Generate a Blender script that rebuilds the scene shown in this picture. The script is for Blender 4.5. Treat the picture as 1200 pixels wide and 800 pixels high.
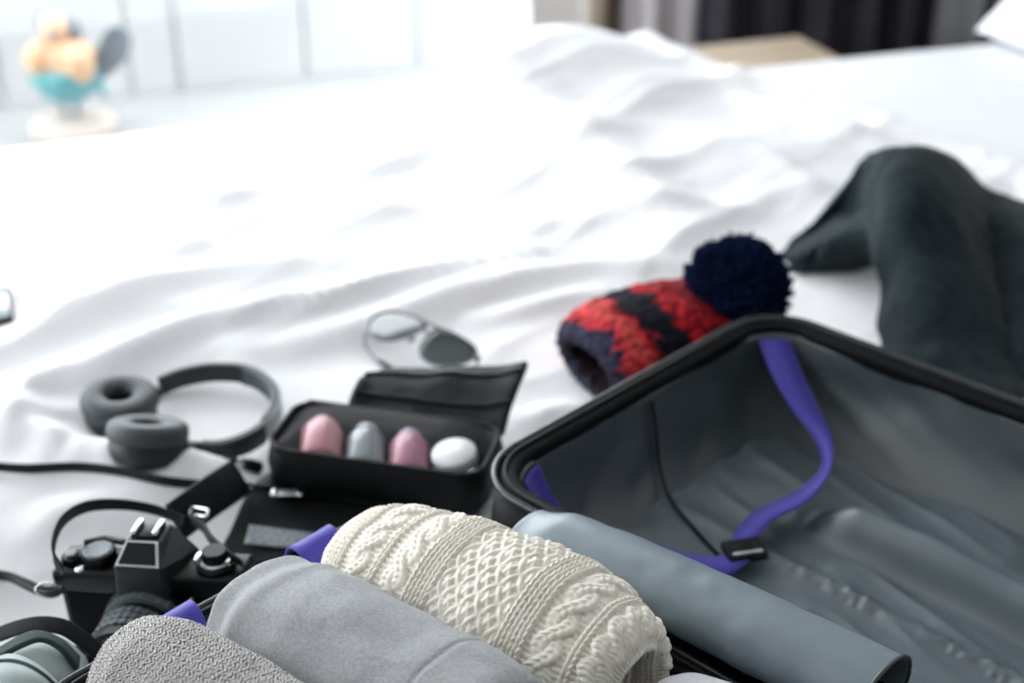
import bpy, bmesh, math, random
import numpy as np
random.seed(7); rng = np.random.default_rng(7)
for o in list(bpy.data.objects): bpy.data.objects.remove(o)
SC = bpy.context.scene
COL = SC.collection
PI = math.pi
BED = 0.55                      # height of the duvet top above the floor
# ------------------------------------------------------------------ camera
CAM_H, PITCH, FPX = 1.27, math.radians(28), 1667.0
cd = bpy.data.cameras.new('camera'); cam = bpy.data.objects.new('camera', cd); COL.objects.link(cam)
cam.location = (0, 0, CAM_H); cam.rotation_euler = (PI/2-PITCH, 0, 0)
cd.lens = 50.0; cd.sensor_width = 36.0; cd.clip_start = 0.05
cd.dof.use_dof = True; cd.dof.focus_distance = 0.90; cd.dof.aperture_fstop = 4.0
SC.camera = cam
# ------------------------------------------------------------------ room frame (bed and walls are turned 19 degrees)
TH = math.radians(19)
E1 = np.array([math.cos(TH), math.sin(TH), 0.0]); E2 = np.array([-math.sin(TH), math.cos(TH), 0.0]); EZ = np.array([0, 0, 1.0])
def RW(e1, e2, z):              # room coordinates -> world
    e1 = np.asarray(e1, float)[..., None]; e2 = np.asarray(e2, float)[..., None]; z = np.asarray(z, float)[..., None]
    return e1*E1 + e2*E2 + z*EZ
def at(u, v, h):                # measured point of the photograph standing h above the duvet -> world
    x = (u-600)/FPX; y = -(v-400)/FPX
    D = np.array([x, math.cos(PITCH)+y*math.sin(PITCH), -math.sin(PITCH)+y*math.cos(PITCH)])
    t = (BED+h-CAM_H)/D[2]
    return D*t + np.array([0, 0, CAM_H])
# ------------------------------------------------------------------ world, daylight, exposure
w = bpy.data.worlds.new('overcast_sky'); SC.world = w; w.use_nodes = True
bgn = w.node_tree.nodes['Background']; bgn.inputs[0].default_value = (0.915, 0.96, 1.0, 1); bgn.inputs[1].default_value = 7.9
def portal(name, c, nrm, sx, sy):
    l = bpy.data.lights.new(name, 'AREA'); l.shape = 'RECTANGLE'; l.size = sx; l.size_y = sy
    l.cycles.is_portal = True
    o = bpy.data.objects.new(name, l); COL.objects.link(o); o.location = c
    from mathutils import Vector
    o.rotation_euler = Vector(nrm).to_track_quat('-Z', 'Y').to_euler()
portal('balcony_door_portal', RW(-0.55, 3.36, 1.2), -E2, 3.7, 2.3)
portal('fill_window_portal', RW(-2.66, 2.0, 1.35), E1, 1.6, 2.0)
SC.view_settings.view_transform = 'Standard'; SC.view_settings.look = 'None'
SC.view_settings.exposure = 0.0; SC.view_settings.gamma = 1.0; SC.view_settings.use_curve_mapping = False

# ------------------------------------------------------------------ materials
MATS = {}
def mat(name, c, rough=0.6, metal=0.0, c2=None, nscale=30, bump=0.0, bscale=400, sheen=0.0, spec=0.5, trans=0.0, alpha=1.0, emit=None, coat=0.0, detail=3, ramp=(0.35, 0.65)):
    if name in MATS: return MATS[name]
    m = bpy.data.materials.new(name); m.use_nodes = True; nt = m.node_tree; N = nt.nodes; L = nt.links
    b = N['Principled BSDF']; MATS[name] = m
    b.inputs['Base Color'].default_value = (*c, 1); b.inputs['Roughness'].default_value = rough; b.inputs['Metallic'].default_value = metal
    b.inputs['Specular IOR Level'].default_value = spec
    if sheen: b.inputs['Sheen Weight'].default_value = sheen; b.inputs['Sheen Roughness'].default_value = 0.4
    if trans: b.inputs['Transmission Weight'].default_value = trans
    if alpha < 1: b.inputs['Alpha'].default_value = alpha
    if coat: b.inputs['Coat Weight'].default_value = coat
    tc = N.new('ShaderNodeTexCoord')
    if c2 is not None:
        t = N.new('ShaderNodeTexNoise'); t.inputs['Scale'].default_value = nscale; t.inputs['Detail'].default_value = detail
        r = N.new('ShaderNodeValToRGB'); r.color_ramp.elements[0].color = (*c, 1); r.color_ramp.elements[1].color = (*c2, 1)
        r.color_ramp.elements[0].position = ramp[0]; r.color_ramp.elements[1].position = ramp[1]
        L.new(tc.outputs['Object'], t.inputs['Vector']); L.new(t.outputs['Fac'], r.inputs['Fac']); L.new(r.outputs['Color'], b.inputs['Base Color'])
    if bump:
        t2 = N.new('ShaderNodeTexNoise'); t2.inputs['Scale'].default_value = bscale; t2.inputs['Detail'].default_value = 3
        bp = N.new('ShaderNodeBump'); bp.inputs['Strength'].default_value = bump; bp.inputs['Distance'].default_value = 0.002
        L.new(tc.outputs['Object'], t2.inputs['Vector']); L.new(t2.outputs['Fac'], bp.inputs['Height']); L.new(bp.outputs['Normal'], b.inputs['Normal'])
    return m
def g(v): return ((v/255.0)/12.92 if v/255.0 <= 0.04045 else ((v/255.0+0.055)/1.055)**2.4)
def rgb(r, gg, b): return (g(r), g(gg), g(b))

M_duvet = mat('white_cotton', (0.89, 0.893, 0.905), 0.85, c2=(0.87, 0.873, 0.888), nscale=6, bump=0.12, bscale=900, sheen=0.1, spec=0.2)
M_sheet = mat('white_sheet', (0.85, 0.86, 0.885), 0.85, bump=0.08, bscale=800, spec=0.2)
M_bedbase = mat('bed_base_fabric', rgb(120, 118, 118), 0.9, bump=0.2)
M_wall = mat('white_wall_paint', (0.8, 0.8, 0.8), 0.9, bump=0.05, bscale=200)
M_ceil = mat('ceiling_paint', (0.85, 0.85, 0.85), 0.9, bump=0.03, bscale=200)
M_floor = mat('dark_oak_floor', rgb(112, 92, 74), 0.5, c2=rgb(96, 78, 62), nscale=8)
M_black = mat('black_plastic', (0.004, 0.005, 0.006), 0.4, spec=0.2)
M_blackm = mat('black_leatherette', (0.003, 0.0035, 0.004), 0.7, spec=0.08, bump=0.5, bscale=1500)
M_nylon = mat('black_nylon', (0.003, 0.0042, 0.0046), 0.5, c2=(0.005, 0.0068, 0.0075), nscale=60, bump=0.25, bscale=1800, spec=0.16)
M_webbing = mat('black_webbing', (0.007, 0.008, 0.009), 0.6, spec=0.25, bump=0.4, bscale=1500)
M_chrome = mat('chrome', (0.75, 0.76, 0.78), 0.22, 1.0)
M_silver = mat('silver_metal', (0.62, 0.64, 0.66), 0.38, 1.0)
M_greypl = mat('grey_plastic', rgb(84, 92, 96), 0.35)
M_lining = mat('slate_lining', (0.042, 0.057, 0.065), 0.36, c2=(0.036, 0.049, 0.056), nscale=14, bump=0.15, bscale=1500, spec=0.9)
M_lining_lit = mat('slate_lining_lit', (0.10, 0.13, 0.148), 0.38, c2=(0.085, 0.112, 0.128), nscale=14, bump=0.15, bscale=1500, spec=0.8)  # lighter copy of the lining fabric, daylight on the floor painted in
M_shell = mat('black_shell', (0.0035, 0.0045, 0.005), 0.5, bump=0.15, bscale=900, spec=0.09)
M_bead = mat('rim_bead', (0.02, 0.023, 0.025), 0.22)
M_strap = mat('violet_webbing', rgb(66, 54, 172), 0.5, c2=rgb(60, 48, 160), nscale=200, bump=0.3, bscale=1400, sheen=0.2)

# ------------------------------------------------------------------ mesh helpers
ORG = {}
def obj(name, V, F, m, parent=None, smooth=True, uv=None, label=None):
    V = np.asarray(V, float)
    me = bpy.data.meshes.new(name)
    o = bpy.data.objects.new(name, me); COL.objects.link(o)
    if parent is not None:
        o.parent = parent; off = ORG[parent.name]; ORG[o.name] = off
    else:
        off = np.array([0.5*(V[:, 0].min()+V[:, 0].max()), 0.5*(V[:, 1].min()+V[:, 1].max()), V[:, 2].min()])
        o.location = off; ORG[o.name] = off
    V = V - off
    if isinstance(F, np.ndarray):
        k = F.shape[1]
        me.vertices.add(len(V)); me.vertices.foreach_set('co', V.astype(np.float32).ravel())
        me.loops.add(F.size); me.loops.foreach_set('vertex_index', F.astype(np.int32).ravel())
        me.polygons.add(len(F)); me.polygons.foreach_set('loop_start', np.arange(0, F.size, k, dtype=np.int32))
        me.update(calc_edges=True)
    else:
        me.from_pydata([tuple(v) for v in V], [], [tuple(int(i) for i in f) for f in F]); me.update()
    me.polygons.foreach_set('use_smooth', [smooth]*len(me.polygons))
    if uv is not None:
        lay = me.uv_layers.new(name='uv'); idx = np.empty(len(me.loops), np.int32); me.loops.foreach_get('vertex_index', idx)
        lay.data.foreach_set('uv', np.asarray(uv, np.float32)[idx].ravel())
    me.materials.append(m)
    if label: o['label'] = label
    return o
def tag(o, label, cat, group=None):
    o['label'] = label; o['category'] = cat
    if group: o['group'] = group
    return o
def struct(o): o['kind'] = 'structure'; return o
def thing(name, loc, label, cat, group=None):
    o = bpy.data.objects.new(name, None); COL.objects.link(o); o.location = loc; o.empty_display_size = 0.05
    ORG[o.name] = np.asarray(loc, float)
    return tag(o, label, cat, group)
def autosmooth(o, ang=40):
    me = o.data; bm = bmesh.new(); bm.from_mesh(me); a = math.radians(ang)
    for e in bm.edges:
        if len(e.link_faces) == 2 and e.calc_face_angle(0) > a: e.smooth = False
    bm.to_mesh(me); bm.free(); return o
def solidify(o, th, off=-1):
    md = o.modifiers.new('solid', 'SOLIDIFY'); md.thickness = th; md.offset = off; return o
def join(parts):
    V, F, n = [], [], 0
    for v, f in parts:
        v = np.asarray(v, float); V.append(v); F += [tuple(int(i)+n for i in q) for q in f]; n += len(v)
    return np.concatenate(V), F
def gridF(nu, nv, cu=False, cv=False):
    iu = np.arange(nu if cu else nu-1); iv = np.arange(nv if cv else nv-1)
    a, b = np.meshgrid(iu, iv, indexing='ij'); a2 = (a+1) % nu; b2 = (b+1) % nv
    return np.stack([a*nv+b, a2*nv+b, a2*nv+b2, a*nv+b2], -1).reshape(-1, 4)
def cr(pts, n, closed=False):   # catmull-rom resample
    P = np.asarray(pts, float); k = len(P)
    t = np.linspace(0, k if closed else k-1, n, endpoint=not closed)
    i = np.floor(t).astype(int)
    if not closed: i = np.minimum(i, k-2)
    f = (t-i)[:, None]
    def gp(j):
        if closed: return P[j % k]
        r = P[np.clip(j, 0, k-1)].copy()
        lo = j < 0; hi = j > k-1
        r[lo] = 2*P[0]-P[1]; r[hi] = 2*P[-1]-P[-2]
        return r
    p0, p1, p2, p3 = gp(i-1), gp(i), gp(i+1), gp(i+2)
    return 0.5*((2*p1)+(-p0+p2)*f+(2*p0-5*p1+4*p2-p3)*f**2+(-p0+3*p1-3*p2+p3)*f**3)
def loft(ctrl, nu, nv):         # rows of control points -> smooth grid
    rows = np.stack([cr(r, nv) for r in ctrl]); out = np.stack([cr(rows[:, j], nu) for j in range(nv)], 1)
    return out
def normals(P, cu=False, cv=False):
    def d(A, ax, c):
        if c: return np.roll(A, -1, ax)-np.roll(A, 1, ax)
        return np.gradient(A, axis=ax)
    n = np.cross(d(P, 0, cu), d(P, 1, cv)); return n/np.maximum(np.linalg.norm(n, axis=-1, keepdims=True), 1e-12)
def sweep(path, sec, up=(0, 0, 1), closed=False, scale=None, caps=True, ups=None):
    path = np.asarray(path, float); n = len(path); sec = np.asarray(sec, float); k = len(sec)
    T = (np.roll(path, -1, 0)-np.roll(path, 1, 0)) if closed else np.gradient(path, axis=0)
    T /= np.linalg.norm(T, axis=1, keepdims=True)
    U = np.tile(np.asarray(up, float), (n, 1)) if ups is None else np.asarray(ups, float)
    S = np.cross(T, U); S /= np.maximum(np.linalg.norm(S, axis=1, keepdims=True), 1e-9); U = np.cross(S, T)
    sc = np.ones(n) if scale is None else np.asarray(scale, float)
    V = path[:, None]+sc[:, None, None]*(sec[None, :, :1]*S[:, None]+sec[None, :, 1:]*U[:, None])
    F = [tuple(q) for q in gridF(n, k, closed, True)]
    if caps and not closed: F += [tuple(range(k-1, -1, -1)), tuple((n-1)*k+i for i in range(k))]
    return V.reshape(-1, 3), F
def circ(r, k=10, ry=None):
    a = np.arange(k)*2*PI/k; return np.stack([r*np.cos(a), (ry or r)*np.sin(a)], 1)
def rrect(w, h, r, k=3):
    out = []
    for cx, cy, s in ((w/2-r, h/2-r, 0), (-w/2+r, h/2-r, 1), (-w/2+r, -h/2+r, 2), (w/2-r, -h/2+r, 3)):
        for i in range(k+1):
            a = s*PI/2+i*PI/2/k; out.append((cx+r*math.cos(a), cy+r*math.sin(a)))
    return np.array(out)
def tube(path, r, k=8, **kw):
    p = np.asarray(path, float); d = np.ptp(p, axis=0)
    kw.setdefault('up', (0, 0, 1) if d[2] < max(d[0], d[1]) else (0.3, 1, 0.1))
    return sweep(p, circ(r, k), **kw)
def lathe(prof, seg=32):        # (r,z) profile about z
    prof = np.asarray(prof, float); a = np.arange(seg)*2*PI/seg
    V = np.stack([prof[:, :1]*np.cos(a), prof[:, :1]*np.sin(a), np.repeat(prof[:, 1:], seg, 1)], -1).reshape(-1, 3)
    F = [tuple(q) for q in gridF(len(prof), seg, False, True)]
    F = [(q[0], q[3], q[2], q[1]) for q in F]
    return V, F
def box(sx, sy, sz, bev=0.0, seg=2, c=(0, 0, 0)):
    bm = bmesh.new(); bmesh.ops.create_cube(bm, size=1)
    for v in bm.verts: v.co.x *= sx; v.co.y *= sy; v.co.z *= sz
    if bev: bmesh.ops.bevel(bm, geom=list(bm.edges), offset=bev, segments=seg, profile=0.5, affect='EDGES')
    V = np.array([v.co[:] for v in bm.verts])+np.asarray(c); bm.verts.index_update()
    F = [tuple(v.index for v in f.verts) for f in bm.faces]; bm.free(); return V, F
def ball(rx, ry, rz, c=(0, 0, 0), nu=16, nv=24):
    t = np.linspace(0, PI, nu); a = np.arange(nv)*2*PI/nv
    V = np.stack([rx*np.sin(t)[:, None]*np.cos(a), ry*np.sin(t)[:, None]*np.sin(a), rz*np.cos(t)[:, None]*np.ones_like(a)], -1).reshape(-1, 3)
    return V+np.asarray(c), [(q[0], q[1], q[2], q[3]) for q in gridF(nu, nv, False, True)]
class Fr:                       # local frame: origin + three axes
    def __init__(s, o, x, y, z): s.o = np.asarray(o, float); s.M = np.stack([np.asarray(q, float)/np.linalg.norm(q) for q in (x, y, z)])
    def __call__(s, V): return np.asarray(V, float) @ s.M + s.o
    def vf(s, vf): return s(vf[0]), vf[1]
def frame(o, z, x):
    z = np.asarray(z, float); z = z/np.linalg.norm(z); x = np.asarray(x, float); x = x-z*(x@z); x /= np.linalg.norm(x)
    return Fr(o, x, np.cross(z, x), z)
ROOM = Fr((0, 0, 0), E1, E2, EZ)
# value noise
def _h(ix, iy, s):
    n = (ix.astype(np.int64)*374761393+iy.astype(np.int64)*668265263+s*1442695041) & 0xffffffff
    n = ((n ^ (n >> 13))*1274126177) & 0xffffffff; n = n ^ (n >> 16); return (n & 0xffff)/65535.0
def vn(x, y, s=0):
    x = np.asarray(x, float); y = np.asarray(y, float)
    ix, iy = np.floor(x), np.floor(y); fx, fy = x-ix, y-iy
    fx = fx**3*(fx*(fx*6-15)+10); fy = fy**3*(fy*(fy*6-15)+10)
    a, b, c, d = _h(ix, iy, s), _h(ix+1, iy, s), _h(ix, iy+1, s), _h(ix+1, iy+1, s)
    return (a*(1-fx)+b*fx)*(1-fy)+(c*(1-fx)+d*fx)*fy
def fbm(x, y, s=0, o=3):
    r = 0; a = 0.5
    for k in range(o): r = r+a*vn(x*2**k+17.3*k, y*2**k-9.1*k, s+k); a *= 0.5
    return r
def sstep(a, b, x): t = np.clip((x-a)/(b-a), 0, 1); return t*t*(3-2*t)

# ================================================================== THE ROOM
def rbox(name, lo, hi, m, bev=0.0, parent=None, smooth=False, **k):
    lo = np.array(lo); hi = np.array(hi); V, F = box(*(hi-lo), bev, 2, (lo+hi)/2)
    return obj(name, ROOM(V), F, m, parent, smooth, **k)
X0, X1, Y0, Y1, HC = -2.6, 2.62, -1.7, 3.3, 2.6
struct(rbox('floor', (X0-0.1, Y0-0.1, -0.08), (X1+0.1, Y1+0.12, 0), M_floor))
struct(rbox('ceiling', (X0-0.1, Y0-0.1, HC), (X1+0.1, Y1+0.12, HC+0.1), M_ceil))
struct(rbox('wall_right', (X1, Y0, 0), (X1+0.1, Y1, HC), M_wall))
M_wall2 = mat('fill_cut_wall_paint', (0.16, 0.165, 0.17), 0.9, bump=0.05, bscale=200)  # unseen wall behind the camera, darkened to cut fill light
struct(rbox('wall_front', (X0, Y0-0.1, 0), (X1, Y0, HC), M_wall2))
def wallpieces(name, pcs):
    V, F = join([box(*(np.array(h)-np.array(l)), 0, 1, (np.array(h)+np.array(l))/2) for l, h in pcs])
    return struct(obj(name, ROOM(V), F, M_wall, None, False))
wallpieces('wall_back', [((1.33, Y1, 0), (X1, Y1+0.12, HC)), ((X0, Y1, 2.38), (1.33, Y1+0.12, HC))])
wallpieces('wall_left', [((X0-0.1, Y0, 0), (X0, 1.2, HC)), ((X0-0.1, 2.8, 0), (X0, Y1+0.12, HC)), ((X0-0.1, 1.2, 0), (X0, 2.8, 0.3)), ((X0-0.1, 1.2, 2.4), (X0, 2.8, HC))])
# glass: clear with a faint reflection
def glassmat():
    m = bpy.data.materials.new('window_glass'); m.use_nodes = True; nt = m.node_tree; N = nt.nodes
    N.remove(N['Principled BSDF']); t = N.new('ShaderNodeBsdfTransparent'); gl = N.new('ShaderNodeBsdfGlossy'); mx = N.new('ShaderNodeMixShader')
    gl.inputs['Roughness'].default_value = 0.02; mx.inputs[0].default_value = 0.05
    nt.links.new(t.outputs[0], mx.inputs[1]); nt.links.new(gl.outputs[0], mx.inputs[2]); nt.links.new(mx.outputs[0], N['Material Output'].inputs[0]); return m
M_glass = glassmat()
M_frame = mat('white_window_frame', (0.82, 0.82, 0.8), 0.4)
M_tan = mat('tan_trim', rgb(178, 166, 150), 0.6)
M_brown = mat('brown_trim', rgb(74, 62, 56), 0.6)
wn = thing('window_1', RW(-0.6, Y1+0.06, 0), 'wide white framed balcony glass door', 'window'); del wn['category']; struct(wn)
for lo, hi in (((1.19, Y1+0.02, 0), (1.33, Y1+0.11, 2.38)), ((X0, Y1+0.03, 0), (1.19, Y1+0.09, 0.05)), ((X0, Y1+0.03, 2.3), (1.19, Y1+0.09, 2.38)), ((-0.75, Y1+0.03, 0.05), (-0.67, Y1+0.09, 2.3))):
    rbox('window_frame', lo, hi, M_frame, 0.004, wn)
for a, b in ((X0, -0.75), (-0.67, 1.19)): rbox('pane', (a, Y1+0.055, 0.05), (b, Y1+0.061, 2.3), M_glass, 0, wn)
w2 = thing('fill_window', RW(X0-0.05, 2.0, 0.3), 'wide added side window for fill light', 'window'); del w2['category']; struct(w2)  # added window out of view, lets in fill light from the left
for lo, hi in (((X0-0.08, 1.2, 0.3), (X0-0.02, 2.8, 0.36)), ((X0-0.08, 1.2, 2.34), (X0-0.02, 2.8, 2.4)), ((X0-0.08, 1.97, 0.36), (X0-0.02, 2.03, 2.34))):
    rbox('window_frame', lo, hi, M_frame, 0.004, w2)
rbox('pane', (X0-0.055, 1.2, 0.36), (X0-0.05, 2.8, 2.34), M_glass, 0, w2)
struct(rbox('trim_1', (1.335, Y1-0.03, 0), (1.375, Y1-0.001, 2.4), M_tan, 0.004))
struct(rbox('trim_2', (1.378, Y1-0.035, 0), (1.412, Y1-0.001, 2.4), M_brown, 0.004))
struct(rbox('trim_3', (2.49, Y1-0.05, 0), (2.535, Y1-0.001, 2.4), M_black, 0.004))
# balcony with a white board screen
M_deck = mat('grey_balcony_tile', (0.41, 0.42, 0.425), 0.7, c2=(0.38, 0.39, 0.395), nscale=5)
M_board = mat('whitewashed_board', (0.70, 0.715, 0.72), 0.7, c2=(0.66, 0.675, 0.685), nscale=3, bump=0.1, bscale=60)
struct(rbox('balcony_floor', (X0-0.6, Y1+0.12, -0.08), (3.4, 5.6, 0), M_deck))
fen = thing('board_screen', RW(0.6, 4.0, 0), 'whitewashed vertical board screen beyond the balcony glass', 'screen')
rbox('backing', (-1.4, 4.0245, 0.0), (2.6, 4.0295, 0.78), M_board, 0, fen)
rbox('rail', (-1.4, 4.03, 0.12), (2.6, 4.06, 0.2), M_board, 0.003, fen); rbox('rail', (-1.4, 4.03, 0.62), (2.6, 4.06, 0.7), M_board, 0.003, fen)
xx = -1.4
wid = [0.33, 0.3, 0.36, 0.32, 0.343, 0.135, 0.36, 0.34, 0.34, 0.3, 0.33, 0.34]
for q in wid:
    rbox('board', (xx, 4.0+rng.uniform(0, 0.006), 0.0), (xx+q-0.008, 4.024, 0.78), M_board, 0.004, fen); xx += q
# bird ornament on the balcony
bp = RW(0.072, 3.74, 0.0)
bird = thing('bird_ornament', bp, 'small orange and teal bird figure with grey tail outside the window', 'ornament')
M_or = mat('apricot_paint', rgb(222, 178, 140), 0.7, c2=rgb(230, 192, 158), nscale=18)
M_te = mat('teal_paint', rgb(84, 160, 168), 0.6, c2=rgb(110, 176, 184), nscale=20)
M_gy = mat('slate_paint', rgb(124, 136, 146), 0.7)
M_st = mat('pale_stone', rgb(206, 196, 188), 0.8, bump=0.2, bscale=80)
def fb(V):
    V = np.asarray(V, float)*np.array([0.98, 0.98, 1.12]); return V+bp
def bpart(n, vf, m, s=True, par=bird): V, F = vf; return obj(n, fb(V), F, m, par, s)
prof = [(0.001, 0.075), (0.04, 0.08), (0.07, 0.1), (0.09, 0.13), (0.096, 0.155), (0.09, 0.162), (0.001, 0.162)]
bpart('belly', lathe(prof, 28), M_te)
bpart('breast', ball(0.084, 0.075, 0.058, (0, 0, 0.172)), M_or)
bpart('wing', ball(0.040, 0.045, 0.046, (0.052, -0.045, 0.175)), M_or)
bpart('wing', ball(0.038, 0.045, 0.042, (-0.050, -0.04, 0.185)), M_or)
hd = bpart('head', ball(0.036, 0.036, 0.038, (-0.008, -0.01, 0.245)), M_or)
bpart('head_patch', ball(0.03, 0.03, 0.034, (0.026, 0.012, 0.24)), M_gy, par=hd); bpart('head_patch', ball(0.022, 0.025, 0.02, (-0.036, 0.004, 0.26)), M_gy, par=hd)
bv, bf_ = lathe([(0.012, 0), (0.006, 0.015), (0.0005, 0.026)], 10); bpart('beak', (np.stack([bv[:, 0]-0.008, -0.042-bv[:, 2], bv[:, 1]+0.243], 1), bf_), M_gy, par=hd)
tl = loft([[(0.07, 0.0, 0.17), (0.095, 0, 0.205), (0.115, 0, 0.235), (0.14, 0, 0.25)], [(0.085, 0.01, 0.15), (0.12, 0.012, 0.185), (0.145, 0.012, 0.215), (0.165, 0.01, 0.245)], [(0.085, 0.0, 0.125), (0.13, 0, 0.15), (0.165, 0, 0.18), (0.182, 0, 0.222)]], 8, 10)
solidify(bpart('tail', (tl.reshape(-1, 3), gridF(8, 10)), M_gy), 0.012, 0)
bpart('tail_tip', ([(0.07, -0.01, 0.11), (0.105, 0, 0.075), (0.09, 0.02, 0.12), (0.085, -0.02, 0.13)], [(0, 1, 3), (1, 2, 3), (0, 2, 1), (0, 3, 2)]), M_te, False)
for s in (-0.02, 0.015): bpart('leg', tube([(s, 0, 0.02), (s, 0, 0.05), (s*1.2, 0, 0.09)], 0.007, 8, up=(0, 1, 0)), M_gy)
bpart('stone_base', lathe([(0.001, 0), (0.1, 0), (0.115, 0.01), (0.11, 0.028), (0.05, 0.04), (0.001, 0.042)], 28), M_st)
# curtains
def curtain(name, e1a, e1b, e2, amp, per, m, label, seed):
    n = 160; x = np.linspace(e1a, e1b, n); z = np.linspace(0.02, 2.45, 14)
    X, Z = np.meshgrid(x, z, indexing='ij'); ph = 2*PI*(X-e1a)/per+2.2*vn(X*9, X*0+seed, seed)
    Y = e2+amp*np.sin(ph)+0.3*amp*np.sin(2.3*ph+1)
    o = obj(name, RW(X, Y, Z).reshape(-1, 3), gridF(n, 14), m); solidify(o, 0.003, 0); tag(o, label, 'curtain', None); return o
M_cg = mat('mauve_grey_curtain', rgb(196, 192, 196), 0.9, bump=0.1, bscale=700)
M_cd = mat('charcoal_curtain', rgb(40, 40, 48), 0.9, c2=rgb(50, 48, 58), nscale=10, bump=0.1, bscale=700)
M_cd2 = mat('grey_panel_curtain', rgb(158, 160, 164), 0.9, bump=0.1, bscale=700)
curtain('curtain', 1.42, 1.63, Y1-0.05, 0.012, 0.12, M_cg, 'pale mauve grey curtain beside the window jamb', 3)
curtain('curtain', 1.61, 2.30, Y1-0.10, 0.035, 0.13, M_cd, 'dark charcoal curtain gathered in deep folds', 5)
curtain('curtain', 2.28, 2.49, Y1-0.05, 0.01, 0.14, M_cd2, 'plain grey curtain between charcoal curtain and black post', 8)
# wooden bedside bench
M_bench = mat('pale_beige_wood', rgb(196, 180, 160), 0.6, c2=rgb(184, 166, 144), nscale=7)
bn = thing('bedside_bench', RW(1.48, 2.72, 0), 'pale beige wooden bench between bed and dark curtain', 'bench')
rbox('top', (1.24, 2.42, 0.325), (1.655, 2.80, 0.365), M_bench, 0.006, bn)
for a in (1.27, 1.58):
    for b in (2.45, 2.72): rbox('leg', (a, b, 0), (a+0.05, b+0.05, 0.325), M_bench, 0.004, bn)

# ================================================================== THE BED
BX0, BX1, BY0, BY1 = -0.16, 2.12, 0.16, 2.165
bed = thing('bed', RW(0.9, 1.16, 0), 'wide bed with white fitted sheet under the duvet', 'bed')
rbox('base', (BX0+0.03, BY0+0.03, 0.06), (BX1, BY1-0.03, 0.26), M_bedbase, 0.01, bed)
for a in (BX0+0.1, BX1-0.16):
    for b in (BY0+0.1, BY1-0.16): rbox('leg', (a, b, 0), (a+0.06, b+0.06, 0.06), M_black, 0.004, bed)
rbox('mattress', (BX0, BY0, 0.26), (BX1, BY1, BED-0.05), M_sheet, 0.04, bed, True)
rbox('headboard', (BX1+0.005, BY0-0.03, 0.1), (BX1+0.08, BY1+0.03, 1.05), M_bedbase, 0.015, bed)
# fitted sheet top with soft wrinkles
n1, n2 = 150, 150
X, Y = np.meshgrid(np.linspace(0.93, BX1-0.004, n1), np.linspace(BY0+0.03, BY1+0.012, n2), indexing='ij')
Z = BED-0.024+0.010*fbm(X*3, Y*5, 41)
dd = np.minimum(Y-BY0, BY1+0.012-Y); Z = Z-0.035*(1-sstep(0, 0.05, dd))
obj('sheet', RW(X, Y, Z).reshape(-1, 3), gridF(n1, n2), M_sheet, bed)
# duvet
def uv_e(u, v, h=0.02):
    p = at(u, v, h); return np.array([p@E1, p@E2])
RIDGES = [  # photograph polyline, height, half width
 ([(-20, 480), (60, 445), (130, 420), (220, 385), (300, 368), (400, 345), (500, 315), (620, 285)], 0.026, 0.030),
 ([(0, 400), (60, 372), (130, 345), (200, 320), (300, 300), (380, 290)], 0.020, 0.034),
 ([(120, 330), (180, 295), (220, 255), (255, 215), (300, 190)], 0.012, 0.032),
 ([(190, 290), (240, 265), (290, 240), (360, 225)], 0.009, 0.026),
 ([(350, 262), (420, 240), (490, 215), (560, 190)], 0.013, 0.03),
 ([(300, 405), (400, 380), (470, 360), (560, 330), (680, 305), (780, 300)], 0.018, 0.028),
 ([(500, 100), (560, 118), (630, 150), (700, 185), (770, 232), (800, 262)], 0.040, 0.055),
 ([(640, 250), (720, 240), (800, 235), (880, 240)], 0.014, 0.022),
 ([(60, 440), (30, 470), (10, 510)], 0.012, 0.018),
 ([(-10, 500), (40, 488), (100, 470)], 0.012, 0.018),
 ([(70, 520), (150, 530), (200, 540), (250, 548), (300, 566)], 0.032, 0.034),
 ([(-10, 505), (50, 508), (90, 520)], 0.014, 0.02),
 ([(30, 600), (80, 575), (150, 572), (210, 580)], 0.010, 0.02),
 ([(620, 470), (660, 462), (720, 470)], 0.010, 0.018),
 ([(560, 360), (640, 345), (700, 330)], 0.012, 0.018),
 ([(860, 108), (890, 124), (960, 150), (1040, 175), (1150, 205)], 0.026, 0.04),
 ([(820, 170), (900, 190), (960, 215)], 0.012, 0.02),
 ([(60, 260), (150, 225), (260, 205)], 0.012, 0.03),
 ([(400, 190), (470, 170), (540, 150)], 0.012, 0.03),
]
n1, n2 = 420, 500
S1, S2 = np.meshgrid(np.linspace(0, 1, n1), np.linspace(0, 1, n2), indexing='ij')
GY = -0.31+(2.62+0.31)*S2                     # runs over both long edges and hangs down
endx = 1.31+(1.01-1.31)*np.clip((GY-1.5)/0.7, 0, 1.2)+0.025*(vn(GY*4, GY*0, 3)-0.5)
GX = -0.55+(endx+0.55)*S1
wx = GX+0.05*(vn(GX*4, GY*4, 5)-0.5); wy = GY+0.05*(vn(GX*4, GY*4, 6)-0.5)
ca, sa = math.cos(0.45), math.sin(0.45)      # main fold direction
p1 = wx*ca+wy*sa; p2 = -wx*sa+wy*ca
def ridged(x, y, s): return 1-np.abs(2*vn(x, y, s)-1)
calm = np.ones_like(GX)
for (u, v, r) in ((230, 500, 0.13), (470, 500, 0.16), (490, 400, 0.07), (780, 400, 0.15), (180, 670, 0.13), (1090, 330, 0.15), (660, 640, 0.25)):
    c = uv_e(u, v); calm = np.minimum(calm, 0.25+0.75*sstep(r*0.6, r*1.4, np.hypot(GX-c[0], GY-c[1])))
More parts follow.
